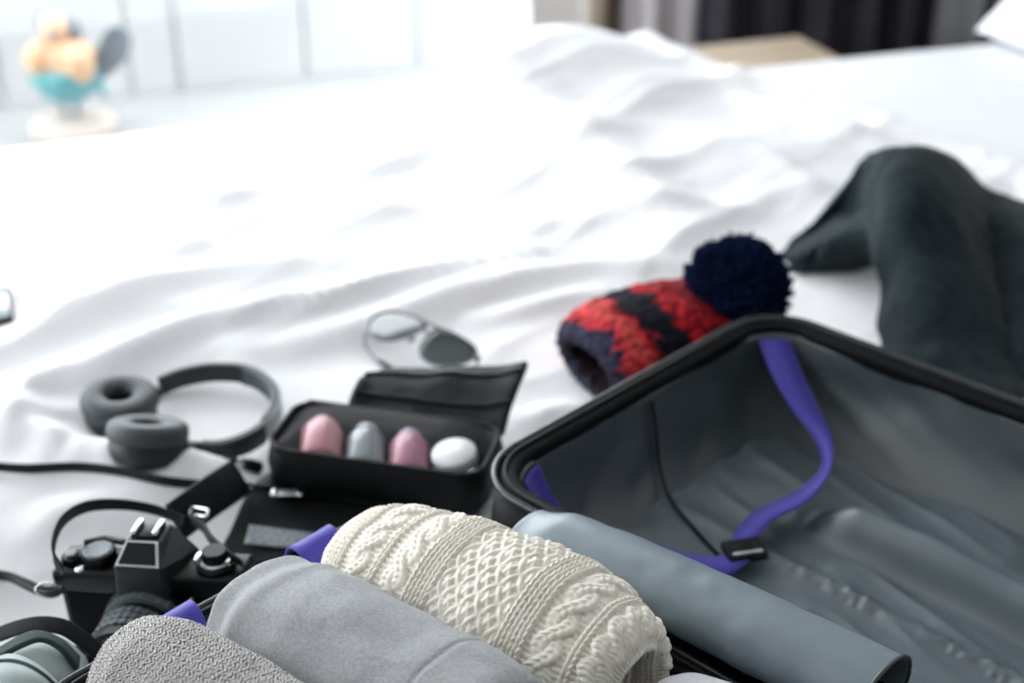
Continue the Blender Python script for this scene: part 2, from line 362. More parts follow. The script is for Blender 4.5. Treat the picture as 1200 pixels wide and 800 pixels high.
DZ = 0.62*(0.016*(ridged(p1*2.3, p2*6.5, 11)**2-0.4)+0.009*(ridged(p1*5, p2*13, 12)**2-0.4)+0.0035*(ridged(p1*13, p2*26, 13)-0.5))*calm+0.02*(vn(GX*2.2, GY*2.2, 15)-0.5)*calm
for pl, h, hw in RIDGES:
    pts = cr([uv_e(u, v) for u, v in pl], 40); best = np.full(GX.shape, 9.0); tt = np.zeros_like(GX)
    for i, q in enumerate(pts):
        d = np.hypot(GX-q[0], GY-q[1]); mk = d < best; best[mk] = d[mk]; tt[mk] = i/39.0
    DZ += (1.25 if pl[0][1] > 300 else 0.8)*h*np.exp(-(best/hw)**2)*(0.35+0.65*np.sin(PI*np.clip(tt, 0.02, 0.98)))
def mound(u, v, h, r1, r2, ang=0.0):
    c = uv_e(u, v); dx, dy = GX-c[0], GY-c[1]; a, b = dx*math.cos(ang)+dy*math.sin(ang), -dx*math.sin(ang)+dy*math.cos(ang)
    return h*np.exp(-(a/r1)**2-(b/r2)**2)
DZ += mound(672, 100, 0.088, 0.18, 0.24)+mound(585, 112, 0.03, 0.12, 0.12)+mound(900, 180, 0.02, 0.2, 0.12)
DZ -= mound(110, 690, 0.042, 0.20, 0.12, 0.2)
endd = endx-GX; DZ += 0.018*np.exp(-((endd-0.04)/0.03)**2); DZ = np.where(endd < 0.035, DZ*sstep(0, 0.035, endd)-0.015*(1-sstep(0.0, 0.035, endd)), DZ)
PX, PY, PZ = GX.copy(), GY.copy(), BED+DZ
def wrap(C, D, edge, sign, R=0.09):
    q = sign*(C-edge); on = q > 0; a = np.clip(q/R, 0, PI/2)
    C2 = np.where(on, edge+sign*R*np.sin(a), C); D2 = np.where(on, D-R*(1-np.cos(a))-np.maximum(0, q-R*PI/2), D); return C2, D2
hang = 0.012*np.sin(GX*21+2*vn(GX*5, GY*0, 9))
PY, PZ = wrap(PY, PZ, 2.075+0.085*sstep(0.55, 1.1, GX), 1, 0.1); PY = PY+hang*sstep(2.25, 2.4, GY)
PY, PZ = wrap(PY, PZ, 0.13, -1); PX, PZ = wrap(PX, PZ, -0.2, -1)
DUV = obj('duvet', RW(PX, PY, PZ).reshape(-1, 3), gridF(n1, n2), M_duvet)
solidify(DUV, 0.008, -1)
n1d, n2d, ENDX = n1, n2, endx
tag(DUV, 'crumpled white duvet spread over the whole bed', 'duvet')
def duvet_at(x, y):             # height of the duvet surface above BED under world points
    e1 = np.asarray(x)*E1[0]+np.asarray(y)*E1[1]; e2 = np.asarray(x)*E2[0]+np.asarray(y)*E2[1]
    j = np.clip(np.round((e2+0.31)/2.93*(n2d-1)).astype(int), 0, n2d-1); ex = ENDX[0, j]
    i = np.clip(np.round((e1+0.55)/(ex+0.55)*(n1d-1)).astype(int), 0, n1d-1); return PZ[i, j]-BED
def onto(u, v, off):            # the point of the photograph where it meets the duvet, lifted by off
    h = 0.0
    for _ in range(12): p = at(u, v, h+off); h = 0.5*h+0.5*float(duvet_at(p[0], p[1]))
    return at(u, v, h+off)
# pillow
def pillow(name, c, sx, sy, sz, lean, label):
    t = np.linspace(-1, 1, 50); A, B = np.meshgrid(t, t, indexing='ij'); e = np.clip((1-np.abs(A)**2.6)*(1-np.abs(B)**2.6), 0, 1)**0.42
    pin = 1-0.06*(np.abs(A)**2+np.abs(B)**2-np.abs(A*B)**2*2)
    V = []
    for s in (1, -1): V.append(np.stack([A*sx*pin, B*sy*pin, s*sz*e+0.006*(fbm(A*3+5, B*3+s, 61)-0.5)*e], -1).reshape(-1, 3))
    F = np.concatenate([gridF(50, 50), gridF(50, 50)[:, ::-1]+2500]); V = np.concatenate(V)
    cl, sl = math.cos(lean), math.sin(lean); V = np.stack([V[:, 0]*cl-V[:, 2]*sl, V[:, 1], V[:, 0]*sl+V[:, 2]*cl], 1)
    V = V-np.array([0, 0, V[:, 2].min()])+np.array(c)
    return tag(obj(name, ROOM(V), F, M_sheet), label, 'pillow')
pillow('pillow', (1.85, 1.80, BED-0.024), 0.25, 0.36, 0.09, 0.6, 'plump white pillow propped at the head of the bed')

# ================================================================== THE SUITCASE (local frame: a across, b along hinge)
AN = math.radians(46)
SA = np.array([math.cos(AN), math.sin(AN), 0]); SB = np.array([math.sin(AN), -math.cos(AN), 0])
SO = at(562, 570, 0.11); SO[2] = BED
SF = Fr(SO, SA, SB, (0, 0, 1))
def SL(a, b, z): return SF(np.array([a, b, z]))
case = thing('suitcase', SF((0.02, 0.3, 0.0)), 'open black suitcase with slate grey lining lying on the duvet', 'suitcase')
def rr(a0, a1, b0, b1, r, k=14, side=24):
    pts = []
    cs = ((a1-r, b1-r, 0), (a0+r, b1-r, 1), (a0+r, b0+r, 2), (a1-r, b0+r, 3))
    for i, (ca_, cb_, s) in enumerate(cs):
        arc = [(ca_+r*math.cos(s*PI/2+j*PI/2/k), cb_+r*math.sin(s*PI/2+j*PI/2/k)) for j in range(k+1)]
        pts += arc
        nx = cs[(i+1) % 4]; a2 = (nx[0]+r*math.cos(nx[2]*PI/2), nx[1]+r*math.sin(nx[2]*PI/2))
        pts += [tuple(np.array(arc[-1])*(1-t)+np.array(a2)*t) for t in np.linspace(0, 1, side+2)[1:-1]]
    return np.array(pts)
def shell_half(nm, a0, a1, b0, b1, r, RZ, label):
    ring0 = rr(a0, a1, b0, b1, r); n = len(ring0)
    rings = []
    for ins, z in ((0, RZ), (-0.004, RZ*0.6), (-0.002, 0.035), (0.008, 0.014), (0.028, 0.002), (0.05, 0.0)):
        q = rr(a0+ins, a1-ins, b0+ins, b1-ins, max(r-ins*0.6, 0.02)); rings.append(np.column_stack([q, np.full(n, z)]))
    V = np.concatenate(rings); F = [tuple(q) for q in gridF(len(rings), n, False, True)]; F.append(tuple((len(rings)-1)*n+i for i in range(n)))
    sh = obj(nm, SF(V), F, M_shell, case, True, label=label); solidify(sh, 0.003, 1)
    # grooves of the hard shell, zipper band, bead
    V, F = sweep(np.column_stack([rr(a0+0.009, a1-0.009, b0+0.009, b1-0.009, r-0.006), np.full(n, RZ-0.006)]), rrect(0.017, 0.018, 0.005), closed=True)
    obj('rim', SF(V), F, M_shell, sh)
    V, F = sweep(np.column_stack([rr(a0-0.001, a1+0.001, b0-0.001, b1+0.001, r), np.full(n, RZ+0.002)]), circ(0.0030, 8), closed=True)
    obj('piping', SF(V), F, M_bead, sh, label='thin glossy piping')
    V, F = sweep(np.column_stack([rr(a0+0.006, a1-0.006, b0+0.006, b1-0.006, r-0.004), np.full(n, RZ+0.0035)]), circ(0.0022, 6), closed=True)
    obj('zip', SF(V), F, M_webbing, sh)
    return sh
RZ = 0.11
FA0, FA1, FB0, FB1 = 0.004, 0.403, -0.018, 0.60
NA0, NA1, NB0, NB1 = -0.375, -0.030, -0.050, 0.60
far = shell_half('shell', FA0, FA1, FB0, FB1, 0.055, RZ, 'lid half')
near = shell_half('shell', NA0, NA1, NB0, NB1, 0.055, 0.091, 'packed half')
# lining of the lid half: draped walls + sagging floor
n = len(rr(0, 1, 0, 1, 0.1)); lv = np.linspace(0, 1, 26); rows = []
per = np.arange(n)
for t in lv:
    ins = 0.016+0.020*t+0.022*t**3; z = RZ-0.004-(RZ-0.020)*t**0.9
    q = rr(FA0+ins, FA1-ins, FB0+ins, FB1-ins, 0.045+0.012*t, ); 
    far_w = (q[:, 0] > FA1-ins-0.004); rib = 0.0011*np.sin(q[:, 1]*2*PI/0.011)*far_w*math.sin(PI*min(t*1.5, 1))*sstep(0.06, 0.14, q[:, 1])
    wv = 0.006*(vn(q[:, 0]*18, q[:, 1]*18+t*2.0, 71)-0.5)*math.sin(PI*t)+0.004*(vn(q[:, 0]*40+t*4, q[:, 1]*40, 72)-0.5)*math.sin(PI*t)
    cen = np.array([(FA0+FA1)/2, (FB0+FB1)/2]); dirs = q-np.clip(q, [FA0+0.1, FB0+0.1], [FA1-0.1, FB1-0.1]); dirs /= np.linalg.norm(dirs, axis=1, keepdims=True)
    q = q+dirs*(rib+wv)[:, None]; rows.append(np.column_stack([q, np.full(n, z)]))
V = np.concatenate(rows); F = gridF(26, n, False, True)
solidify(obj('lining_wall', SF(V), F, M_lining, far), 0.002, 0)
A, B = np.meshgrid(np.linspace(FA0+0.03, FA1-0.03, 170), np.linspace(FB0+0.03, FB1-0.03, 260), indexing='ij')
Z = 0.016+0.010*fbm(A*14, B*9, 81)+0.004*ridged(A*30+B*8, B*12, 82)
for ac, hw_, hh in ((0.252, 0.017, 0.030), (0.105, 0.02, 0.022)):
    endw = sstep(0.135, 0.19, B); Z += hh*endw*np.exp(-np.abs((A-ac)/hw_)**3)
Z += 0.0035*np.exp(-((A-0.186)/0.012)**2)*(ridged(B*120, A*90, 83)-0.4)*sstep(0.15, 0.19, B)+0.004*np.exp(-((A-0.186)/0.006)**2)
Z += 0.045*(1-sstep(0.03, 0.11, A))+0.03*(1-sstep(0.03, 0.075, A))*sstep(0.02, 0.08, B)  # lining climbs up to the hinge
Z += 0.03*np.exp(-((A-0.03)**2+(B-0.0)**2)/0.0018)
obj('lining_floor', SF(np.stack([A, B, Z], -1).reshape(-1, 3)), gridF(170, 260), M_lining_lit, far)
def lz(a, b): i = np.argmin((A-a)**2+(B-b)**2); return Z.ravel()[i]
# dark seam line on the lining
pts = [(0.205, 0.004, 0.100), (0.200, 0.014, 0.075), (0.196, 0.022, 0.05), (0.19, 0.034, 0.034), (0.183, 0.05, lz(0.183, 0.05)+0.002), (0.172, 0.075, lz(0.172, 0.075)+0.002), (0.158, 0.105, lz(0.158, 0.105)+0.002), (0.15, 0.125, lz(0.15, 0.125)+0.002)]
V, F = tube(SF(cr(pts, 40)), 0.0016, 6); obj('seam', V, F, M_webbing, far)
# rolled divider flap along the hinge
M_flap = mat('slate_flap', (0.19, 0.238, 0.268), 0.42, c2=(0.17, 0.215, 0.245), nscale=20, bump=0.12, bscale=1500, spec=0.7)
nb, nf = 150, 64
bb = np.linspace(0, 1, nb); ph = np.arange(nf)*2*PI/nf
Bq, Pq = np.meshgrid(bb, ph, indexing='ij')
ca_ = -0.016+0.026*Bq; cb_ = 0.066+0.279*Bq; cz_ = 0.111+0.004*np.sin(PI*Bq)
rA = (0.029+0.003*Bq)*(0.78+0.22*sstep(0, 0.1, Bq)); rZ_ = (0.021+0.002*Bq)*(0.6+0.4*sstep(0, 0.12, Bq))
wr = 1+0.05*(fbm(Bq*7, np.cos(Pq)*1.5+3, 91)-0.4)+0.04*(vn(Bq*20, np.sin(Pq)*2+np.cos(Pq)*2+9, 92)-0.5)
V = np.stack([ca_+rA*np.cos(Pq)*wr, cb_+0*Pq, cz_+rZ_*np.sin(Pq)*wr], -1)
flap = obj('divider_flap', SF(V.reshape(-1, 3)), gridF(nb, nf, False, True)[:, ::-1], M_flap, case, label='rolled slate grey divider flap'); solidify(flap, 0.0022, -1)
ringp = V[-1]+np.array([0, 0.0005, 0]); obj('stitched_edge', *tube(SF(ringp), 0.0016, 6, closed=True), M_lining, flap)
obj('end_cap', SF(V[0]), [tuple(range(nf))], M_flap, flap)
# violet strap: two edge curves
def strip(nm, Ls, Rs, m, par, th=0.0016, n=70):
    G = np.stack([cr([at(*q) for q in Ls], n), 0.5*(cr([at(*q) for q in Ls], n)+cr([at(*q) for q in Rs], n)), cr([at(*q) for q in Rs], n)], 1)
    return solidify(obj(nm, G.reshape(-1, 3), gridF(n, 3), m, par), th, 0)
st = strip('strap', [(889, 398, .103), (905, 440, .085), (930, 482, .068), (955, 516, .056), (962, 548, .048), (930, 577, .040), (880, 602, .036), (852, 640, .034)],
           [(926, 398, .101), (942, 440, .083), (962, 482, .066), (976, 518, .060), (971, 556, .054), (945, 588, .050), (905, 610, .044), (880, 640, .036)], M_strap, far)
strip('strap', [(856, 645, .035), (838, 652, .036), (800, 648, .045), (760, 634, .06), (730, 630, .07)], [(882, 654, .034), (850, 674, .036), (800, 668, .040), (760, 650, .052), (728, 646, .064)], M_strap, far)
def wall_b(a, z):               # inner face of the lining on the left side of the lid half
    t = ((RZ-0.004-z)/(RZ-0.020))**(1/0.9); ins = 0.016+0.020*t+0.022*t**3; r = 0.045+0.012*t; ac, bc = FA0+ins+r, FB0+ins+r
    return bc-math.sqrt(max(r*r-max(ac-a, 0)**2, 1e-6))+0.005
rows = [[(a_, wall_b(a_, z_), z_) for a_ in np.linspace(a0_, a1_, 7)] for a0_, a1_, z_ in ((0.034, 0.062, 0.103), (0.036, 0.066, 0.088), (0.039, 0.071, 0.072), (0.044, 0.078, 0.058))]
solidify(obj('strap', SF(loft(rows, 16, 16).reshape(-1, 3)), gridF(16, 16), M_strap, far), 0.0016, 0)
bf = frame(at(872, 645, 0.036), (0.1, -0.2, 1), at(895, 640, .036)-at(850, 648, .036))
bk = obj('buckle', *bf.vf(box(0.034, 0.022, 0.006, 0.0018)), M_black, far)
obj('buckle_bar', *bf.vf(box(0.026, 0.003, 0.003, 0.001, 2, (0, -0.006, 0.004))), M_silver, bk)
# violet strap peeping out on the rim of the packed half
for ac_, wd_ in ((-0.244, 0.020), (-0.126, 0.030)):
    pth = [(-0.022, 0.072), (-0.030, 0.090), (-0.038, 0.101), (-0.047, 0.1035), (-0.054, 0.099), (-0.0575, 0.088)]
    rows = [[(ac_+wd_*(k_-0.5)+0.004*math.sin(3*k_+20*b_), b_, z_+0.0015*k_) for k_ in (0, 0.33, 0.67, 1)] for b_, z_ in pth]
    solidify(obj('strap', SF(loft(rows, 30, 8).reshape(-1, 3)), gridF(30, 8), M_strap, near), 0.0016, 0)

# ================================================================== CLOTHES IN THE PACKED HALF
def gridobj(name, P, m, parent=None, cv=True, uv=None, flip=False):
    F = gridF(P.shape[0], P.shape[1], False, cv)
    if flip: F = F[:, ::-1]
    return obj(name, P.reshape(-1, 3), F, m, parent, True, uv)
def roll(a0, b0, z0, a1, b1, z1, ra, rz, prof, nf, disp=None, rough=0.0, seed=0, sq=0.9, twist=0.0, nprof=None):
    """roll of cloth; prof = [(distance along axis in m, radius factor)], densified; returns grid + mm coordinates"""
    pr = np.asarray(prof, float); L = np.hypot(np.diff(pr[:, 0]), np.diff(pr[:, 1])*0.05); cum = np.concatenate([[0], np.cumsum(L)])
    n = nprof or 200; t = np.linspace(0, cum[-1], n); X = np.interp(t, cum, pr[:, 0]); R = np.interp(t, cum, pr[:, 1])
    k = np.ones(9)/9
    Xp = np.pad(X, 4, 'reflect', reflect_type='odd'); Rp = np.pad(R, 4, 'reflect', reflect_type='odd'); X = np.convolve(Xp, k, 'valid'); R = np.maximum(np.convolve(Rp, k, 'valid'), 0.003)
    S0 = SL(a0, b0, z0); S1_ = SL(a1, b1, z1); T = S1_-S0; Ln = np.linalg.norm(T); T /= Ln
    side = np.cross(T, EZ); side /= np.linalg.norm(side); up_ = np.cross(side, T)
    ph = np.arange(nf)*2*PI/nf; Xg, Pg = np.meshgrid(X, ph, indexing='ij'); Rg = np.repeat(R[:, None], nf, 1)
    cs, sn = np.cos(Pg), np.sin(Pg); cs = np.sign(cs)*np.abs(cs)**sq; sn = np.sign(sn)*np.abs(sn)**sq
    lump = 1+rough*(fbm(Xg*12+seed, cs*1.3+5, seed)+fbm(Xg*12, sn*1.3+9, seed+3)-0.85)
    P = S0+Xg[..., None]*T+(ra*Rg*cs*lump)[..., None]*side+(rz*Rg*sn*lump)[..., None]*up_
    xm = np.repeat((t*1000)[:, None], nf, 1); ym = Pg*(ra+rz)/2*1000
    if disp is not None:
        N = normals(P, False, True); c = P.mean(1, keepdims=True); sgn = np.sign(np.sum(N*(P-c)*(1), -1, keepdims=True).mean()) or 1
        P = P+sgn*N*disp(xm, ym, Rg)[..., None]*0.001
    return P, xm, ym
ROLLS = []
def press(P, side):             # flatten a roll against the plane where cream sweater and grey sweatshirt meet
    L = (P-SF.o) @ SF.M.T; ac = -0.1715+0.05*L[..., 1]
    if side > 0: L[..., 0] = np.where(L[..., 0] < ac, ac-0.0012+0.03*(L[..., 0]-ac), L[..., 0])
    else: L[..., 0] = np.where(L[..., 0] > ac, ac+0.0012+0.03*(L[..., 0]-ac), L[..., 0])
    return SF(L)
def grid_roll(name, args, m, parent=None, uvs=1.0, side=0, **kw):
    P, xm, ym = roll(*args, **kw)
    if side: P = press(P, side)
    ROLLS.append(P.reshape(-1, 3))
    return gridobj(name, P, m, parent, True, np.stack([xm*uvs, ym*uvs], -1).reshape(-1, 2))
# --- cream cable sweater
def kcol(x, y, w_, p):
    q = np.abs(x)/(w_/2); leg = np.sqrt(np.clip(1-(2*q-1)**2, 0, 1)); s = np.abs(np.cos(PI*(y/p+0.55*(1-q))))**0.8
    return np.where(q <= 1, leg*(0.42+0.58*s), 0)
def braid(x, y, W, Pd, d=1):
    h = np.zeros_like(x)
    for k in range(2):
        th = 2*PI*y/Pd*d+PI*k; xc = W*0.24*np.sin(th); zc = np.cos(th); q = (x-xc)/(W*0.27)
        body = np.sqrt(np.clip(1-q**2, 0, 1)); tex = 0.78+0.22*np.abs(np.cos(PI*(y/4.2+0.55*np.abs(q))))
        tex = tex*(0.85+0.15*np.abs(np.sin(PI*q*1.0)))
        h = np.maximum(h, np.where(np.abs(q) < 1, (0.40+0.30*zc+0.60*body)*tex, 0))
    return h
def purl(x, y): return 0.46*np.abs(np.cos(PI*y/4.4))**0.8*(0.7+0.3*np.abs(np.cos(PI*x/5)))
def comb(x, y):
    d1, d2 = x/8.2+y/11.0, x/8.2-y/11.0
    r1 = np.abs(np.cos(PI*d1))**1.1*(0.76+0.24*np.cos(PI*d2)); r2 = np.abs(np.cos(PI*d2))**1.1*(0.76-0.24*np.cos(PI*d1))
    return np.maximum(r1, r2)
def knit(xm, ym, R):
    x = xm-6+3.0*np.sin(ym/40.0)+1.5*np.sin(ym/17.0+1); y = ym; h = purl(x, y)
    def put(f, c, wd):
        nonlocal h
        h = np.where(np.abs(x-c) < wd/2, np.maximum(h, f(x-c, y)), h)
    CW, CP = 6.2, 5.2
    def cols(c0, c1, k=1.0):
        for c in np.arange(c0+CW/2, c1, CW): put(lambda a, b: k*(0.38+0.62*kcol(a, b, CW, CP)), c, CW)
    cols(0, 42, 0.6); cols(46, 55, 1.0)
    put(lambda a, b: braid(a, b, 21, 40), 68, 21)
    cols(82, 91)
    put(lambda a, b: braid(a, b, 21, 38, -1), 104, 21)
    cols(116, 134, 1.15)
    put(lambda a, b: 0.85*comb(a, b), 163, 57)
    cols(192, 210, 1.25)
    put(lambda a, b: braid(a, b, 22, 40), 224, 22)
    cols(238, 243, 0.9)
    put(lambda a, b: braid(a, b, 22, 40, -1), 256, 22)
    cols(270, 420, 0.95)
    return 3.9*h*sstep(0.15, 0.5, R)+1.0*(vn(x/14, y/14, 7)-0.5)
M_cream = mat('cream_wool', rgb(243, 238, 226), 0.9, c2=rgb(236, 230, 216), nscale=40, bump=0.25, bscale=1600, sheen=0.35, spec=0.2)
prof = [(0.0, 0.1), (0.0, 0.55), (0.012, 0.76), (0.04, 0.90), (0.09, 1.07), (0.15, 1.06), (0.205, 0.96), (0.228, 0.86), (0.238, 0.72), (0.240, 0.6), (0.230, 0.5), (0.21, 0.47), (0.19, 0.45)]
sw = grid_roll('sweater', (-0.127, 0.0, 0.107, -0.102, 0.24, 0.113, 0.056, 0.058), M_cream, None, side=1, prof=prof, nf=640, disp=knit, rough=0.12, seed=5, nprof=620)
tag(sw, 'chunky cream cable knit sweater rolled up in the suitcase', 'sweater')
def core(parent, m, a, b, z, r, rz, b1):      # wound inner layers seen in the open end of a roll
    n = 400; t = np.linspace(0.0, 1, n); ang = t*2*PI*2.6+0.8; rad = 0.12+0.80*t
    G = []
    for bb_, k in ((b, 1.0), (b1-0.004, 1.0), (b1, 0.985)):
        G.append(np.stack([a+r*rad*np.cos(ang), np.full(n, bb_), z+rz*rad*np.sin(ang)], 1))
    solidify(gridobj('inner_layer', SF(np.stack(G).reshape(-1, 3)).reshape(3, n, 3), m, parent, False), 0.0045, 0)
core(sw, M_cream, -0.105, 0.12, 0.112, 0.026, 0.026, 0.222)
# --- light grey sweatshirt
def uvbump(m, kind, scale, strength):
    nt = m.node_tree; N = nt.nodes; L = nt.links; b = N['Principled BSDF']
    return m
M_fleece = mat('heather_grey_fleece', rgb(178, 180, 182), 0.95, c2=rgb(160, 162, 165), nscale=420, bump=0.7, bscale=1100, sheen=0.4, spec=0.15)
def fleece(xm, ym, R): 
    f = 1.6*np.exp(-((ym-115-0.15*xm)/9)**2)-1.4*np.exp(-((ym-128-0.15*xm)/5)**2)
    return (f+2.5*(fbm(xm/45, ym/30, 31)-0.45))*sstep(0.2, 0.6, R)
prof = [(0.006, 0.05), (0.0, 0.5), (0.006, 0.74), (0.03, 0.88), (0.08, 1.0), (0.15, 1.02), (0.222, 0.98), (0.233, 0.92), (0.231, 0.80), (0.22, 0.76), (0.19, 0.74)]
def fleece2(xm, ym, R):
    f = 2.2*np.exp(-((xm-46-0.16*(ym-80))/6)**2)-1.5*np.exp(-((xm-60-0.16*(ym-80))/6)**2)+1.6*np.exp(-((xm-76-0.22*(ym-80))/7)**2)-1.0*np.exp(-((xm-215)/2.0)**2)+0.5*sstep(214, 217, xm)*np.cos(ym*2.2)*0.5
    return (f+2.5*(fbm(xm/45, ym/30, 31)-0.45))*sstep(0.2, 0.6, R)
ss = grid_roll('sweatshirt', (-0.216, -0.004, 0.106, -0.202, 0.25, 0.122, 0.050, 0.056), M_fleece, None, side=-1, prof=prof, nf=240, disp=fleece2, rough=0.16, seed=12, nprof=300)
tag(ss, 'soft light grey fleece sweatshirt rolled beside the cream sweater', 'sweatshirt')
core(ss, M_fleece, -0.205, 0.10, 0.121, 0.035, 0.040, 0.218)
# --- marled wool roll
def marl_mat():
    m = mat('marled_wool', rgb(168, 166, 162), 0.95, sheen=0.3, spec=0.1); nt = m.node_tree; N = nt.nodes; L = nt.links; b = N['Principled BSDF']
    def mth(op, a, b_=None, c=None):
        n = N.new('ShaderNodeMath'); n.operation = op
        for i, v in enumerate((a, b_, c)):
            if v is None: continue
            if isinstance(v, (int, float)): n.inputs[i].default_value = v
            else: L.new(v, n.inputs[i])
        return n.outputs[0]
    uv = N.new('ShaderNodeUVMap'); uv.uv_map = 'uv'; sp = N.new('ShaderNodeSeparateXYZ'); L.new(uv.outputs[0], sp.inputs[0])
    t = N.new('ShaderNodeTexNoise'); t.inputs['Scale'].default_value = 0.16; t.inputs['Detail'].default_value = 3; L.new(uv.outputs[0], t.inputs['Vector'])
    t2 = N.new('ShaderNodeTexNoise'); t2.inputs['Scale'].default_value = 0.55; t2.inputs['Detail'].default_value = 2; L.new(uv.outputs[0], t2.inputs['Vector'])
    v2 = mth('ADD', sp.outputs[1], mth('MULTIPLY', t.outputs['Fac'], 3.0))
    pp = mth('PINGPONG', v2, 3.0); ph = mth('ADD', mth('DIVIDE', sp.outputs[0], 2.9), mth('ADD', mth('MULTIPLY', pp, 0.42), mth('MULTIPLY', t.outputs['Fac'], 1.0)))
    wv = mth('MULTIPLY_ADD', mth('SINE', mth('MULTIPLY', ph, 6.2832)), 0.30, 0.5)
    fac = mth('ADD', mth('MULTIPLY', wv, 0.62), mth('MULTIPLY', t2.outputs['Fac'], 0.40))
    r = N.new('ShaderNodeValToRGB'); e = r.color_ramp.elements
    e[0].position = 0.38; e[0].color = (*rgb(58, 58, 58), 1); e[1].position = 0.61; e[1].color = (*rgb(208, 206, 201), 1)
    L.new(fac, r.inputs['Fac']); L.new(r.outputs['Color'], b.inputs['Base Color'])
    return m
M_marl = marl_mat()
def marl(xm, ym, R):
    x = xm+1.2*np.sin(ym/21); c = np.round(ym/6.0)*6.0
    return (1.3*kcol(ym-c, x, 6.0, 4.6)+2.0*(fbm(xm/40, ym/30, 51)-0.45)+0.5*(vn(xm/1.8, ym/1.8, 52)-0.5))*sstep(0.1, 0.4, R)
prof = [(0.008, 0.04), (0.0, 0.45), (0.006, 0.78), (0.03, 0.95), (0.09, 1.03), (0.16, 1.0), (0.23, 0.95), (0.25, 0.7), (0.25, 0.1)]
mw = grid_roll('wool_scarf', (-0.311, 0.004, 0.118, -0.296, 0.26, 0.120, 0.047, 0.056), M_marl, None, prof=prof, nf=460, disp=marl, rough=0.12, seed=22, nprof=480)
tag(mw, 'marled grey wool scarf rolled up at the edge of the suitcase', 'scarf')
# --- pale tee roll and black trousers underneath
M_tee = mat('pale_grey_jersey', rgb(200, 200, 203), 0.95, c2=rgb(190, 190, 194), nscale=300, bump=0.4, bscale=1100, sheen=0.3, spec=0.15)
prof = [(0.0, 0.05), (0.0, 0.55), (0.01, 0.85), (0.05, 1.0), (0.2, 1.0), (0.24, 0.8), (0.24, 0.1)]
te = grid_roll('t_shirt', (-0.112, 0.250, 0.104, -0.100, 0.48, 0.104, 0.052, 0.046), M_tee, None, prof=prof, nf=120, disp=fleece, rough=0.1, seed=33, nprof=120)
tag(te, 'pale grey jersey shirt rolled past the end of the cream sweater', 'shirt')
M_blackcl = mat('black_cotton', (0.02, 0.023, 0.025), 0.9, c2=(0.027, 0.03, 0.033), nscale=30, bump=0.4, bscale=900, sheen=0.2)
A2, B2 = np.meshgrid(np.linspace(NA0+0.022, NA1-0.022, 70), np.linspace(NB0+0.022, NB1-0.022, 120), indexing='ij')
Z2 = 0.062+0.012*fbm(A2*20, B2*14, 95); ed = np.minimum(np.minimum(A2-A2.min(), A2.max()-A2), np.minimum(B2-B2.min(), B2.max()-B2)); Z2 -= 0.045*(1-sstep(0, 0.02, ed))
Z2 += 0.035*np.exp(-((A2+0.06)/0.028)**4)*sstep(0.24, 0.30, B2)*(1+0.25*(vn(A2*60, B2*25, 96)-0.5))
ia, ib, rc = 0.020, 0.020, 0.055
ka = np.clip(A2, NA0+ia+rc, NA1-ia-rc); kb = np.clip(B2, NB0+ib+rc, NB1-ib-rc); dl = np.hypot(A2-ka, B2-kb); fk = np.where(dl > rc, rc/np.maximum(dl, 1e-9), 1.0)
A2, B2 = ka+(A2-ka)*fk, kb+(B2-kb)*fk
LR = np.concatenate(ROLLS); LR = (LR-SF.o) @ SF.M.T; ca0, cb0, cw = NA0-0.05, NB0-0.05, 0.006
env = np.full((90, 150), 9.0); np.minimum.at(env, (np.clip(((LR[:, 0]-ca0)/cw).astype(int), 0, 89), np.clip(((LR[:, 1]-cb0)/cw).astype(int), 0, 149)), LR[:, 2])
low = np.minimum.reduce([np.roll(np.roll(env, p_, 0), q_, 1) for p_ in (-1, 0, 1) for q_ in (-1, 0, 1)])
Z2 = np.minimum(Z2, low[np.clip(((A2-ca0)/cw).astype(int), 0, 89), np.clip(((B2-cb0)/cw).astype(int), 0, 149)]+0.0015)
tr = obj('trousers', SF(np.stack([A2, B2, Z2], -1).reshape(-1, 3)), gridF(70, 120), M_blackcl); solidify(tr, 0.004, 1)
tag(tr, 'black cotton trousers folded flat beneath the rolled clothes', 'trousers')

# ================================================================== CAMERA ON THE DUVET
cc = at(190, 696, 0.027); cc[2] = BED-0.026
yaw = math.radians(-9); rollz = 0.05
CF = Fr(cc, (math.cos(yaw), math.sin(yaw), rollz), (-math.sin(yaw), math.cos(yaw), 0), (-rollz*math.cos(yaw), -rollz*math.sin(yaw), 1))   # x right, -y lens direction, z up
slr = thing('film_camera', cc, 'black film camera with lens standing beside the suitcase', 'camera')
def cp(n, vf, m, par=slr, sm=True, ang=35): return autosmooth(obj(n, *CF.vf(vf), m, par, sm), ang)
def atc(vf, c): return np.asarray(vf[0])+np.asarray(c), vf[1]
def oct_prism(w, d, h, ch):
    sec = [(-w/2, -d/2+ch), (-w/2+ch, -d/2), (w/2-ch, -d/2), (w/2, -d/2+ch), (w/2, d/2-ch), (w/2-ch, d/2), (-w/2+ch, d/2), (-w/2, d/2-ch)]
    V = [(x, y, z) for z in (0, h) for x, y in sec]; F = [tuple(range(7, -1, -1)), tuple(range(8, 16))]+[(i, (i+1) % 8, 8+(i+1) % 8, 8+i) for i in range(8)]; return V, F
body = cp('body', oct_prism(0.151, 0.036, 0.064, 0.009), M_blackm)
bp_ = cp('base_plate', atc(oct_prism(0.151, 0.037, 0.006, 0.009), (0, 0, -0.004)), M_black)
M_top = mat('black_enamel', (0.004, 0.005, 0.006), 0.35, spec=0.2, bump=0.05, bscale=500)
V, F = box(0.152, 0.038, 0.020, 0.004, 3); tp = cp('top_plate', atc((V, F), (0, 0, 0.0735)), M_top)
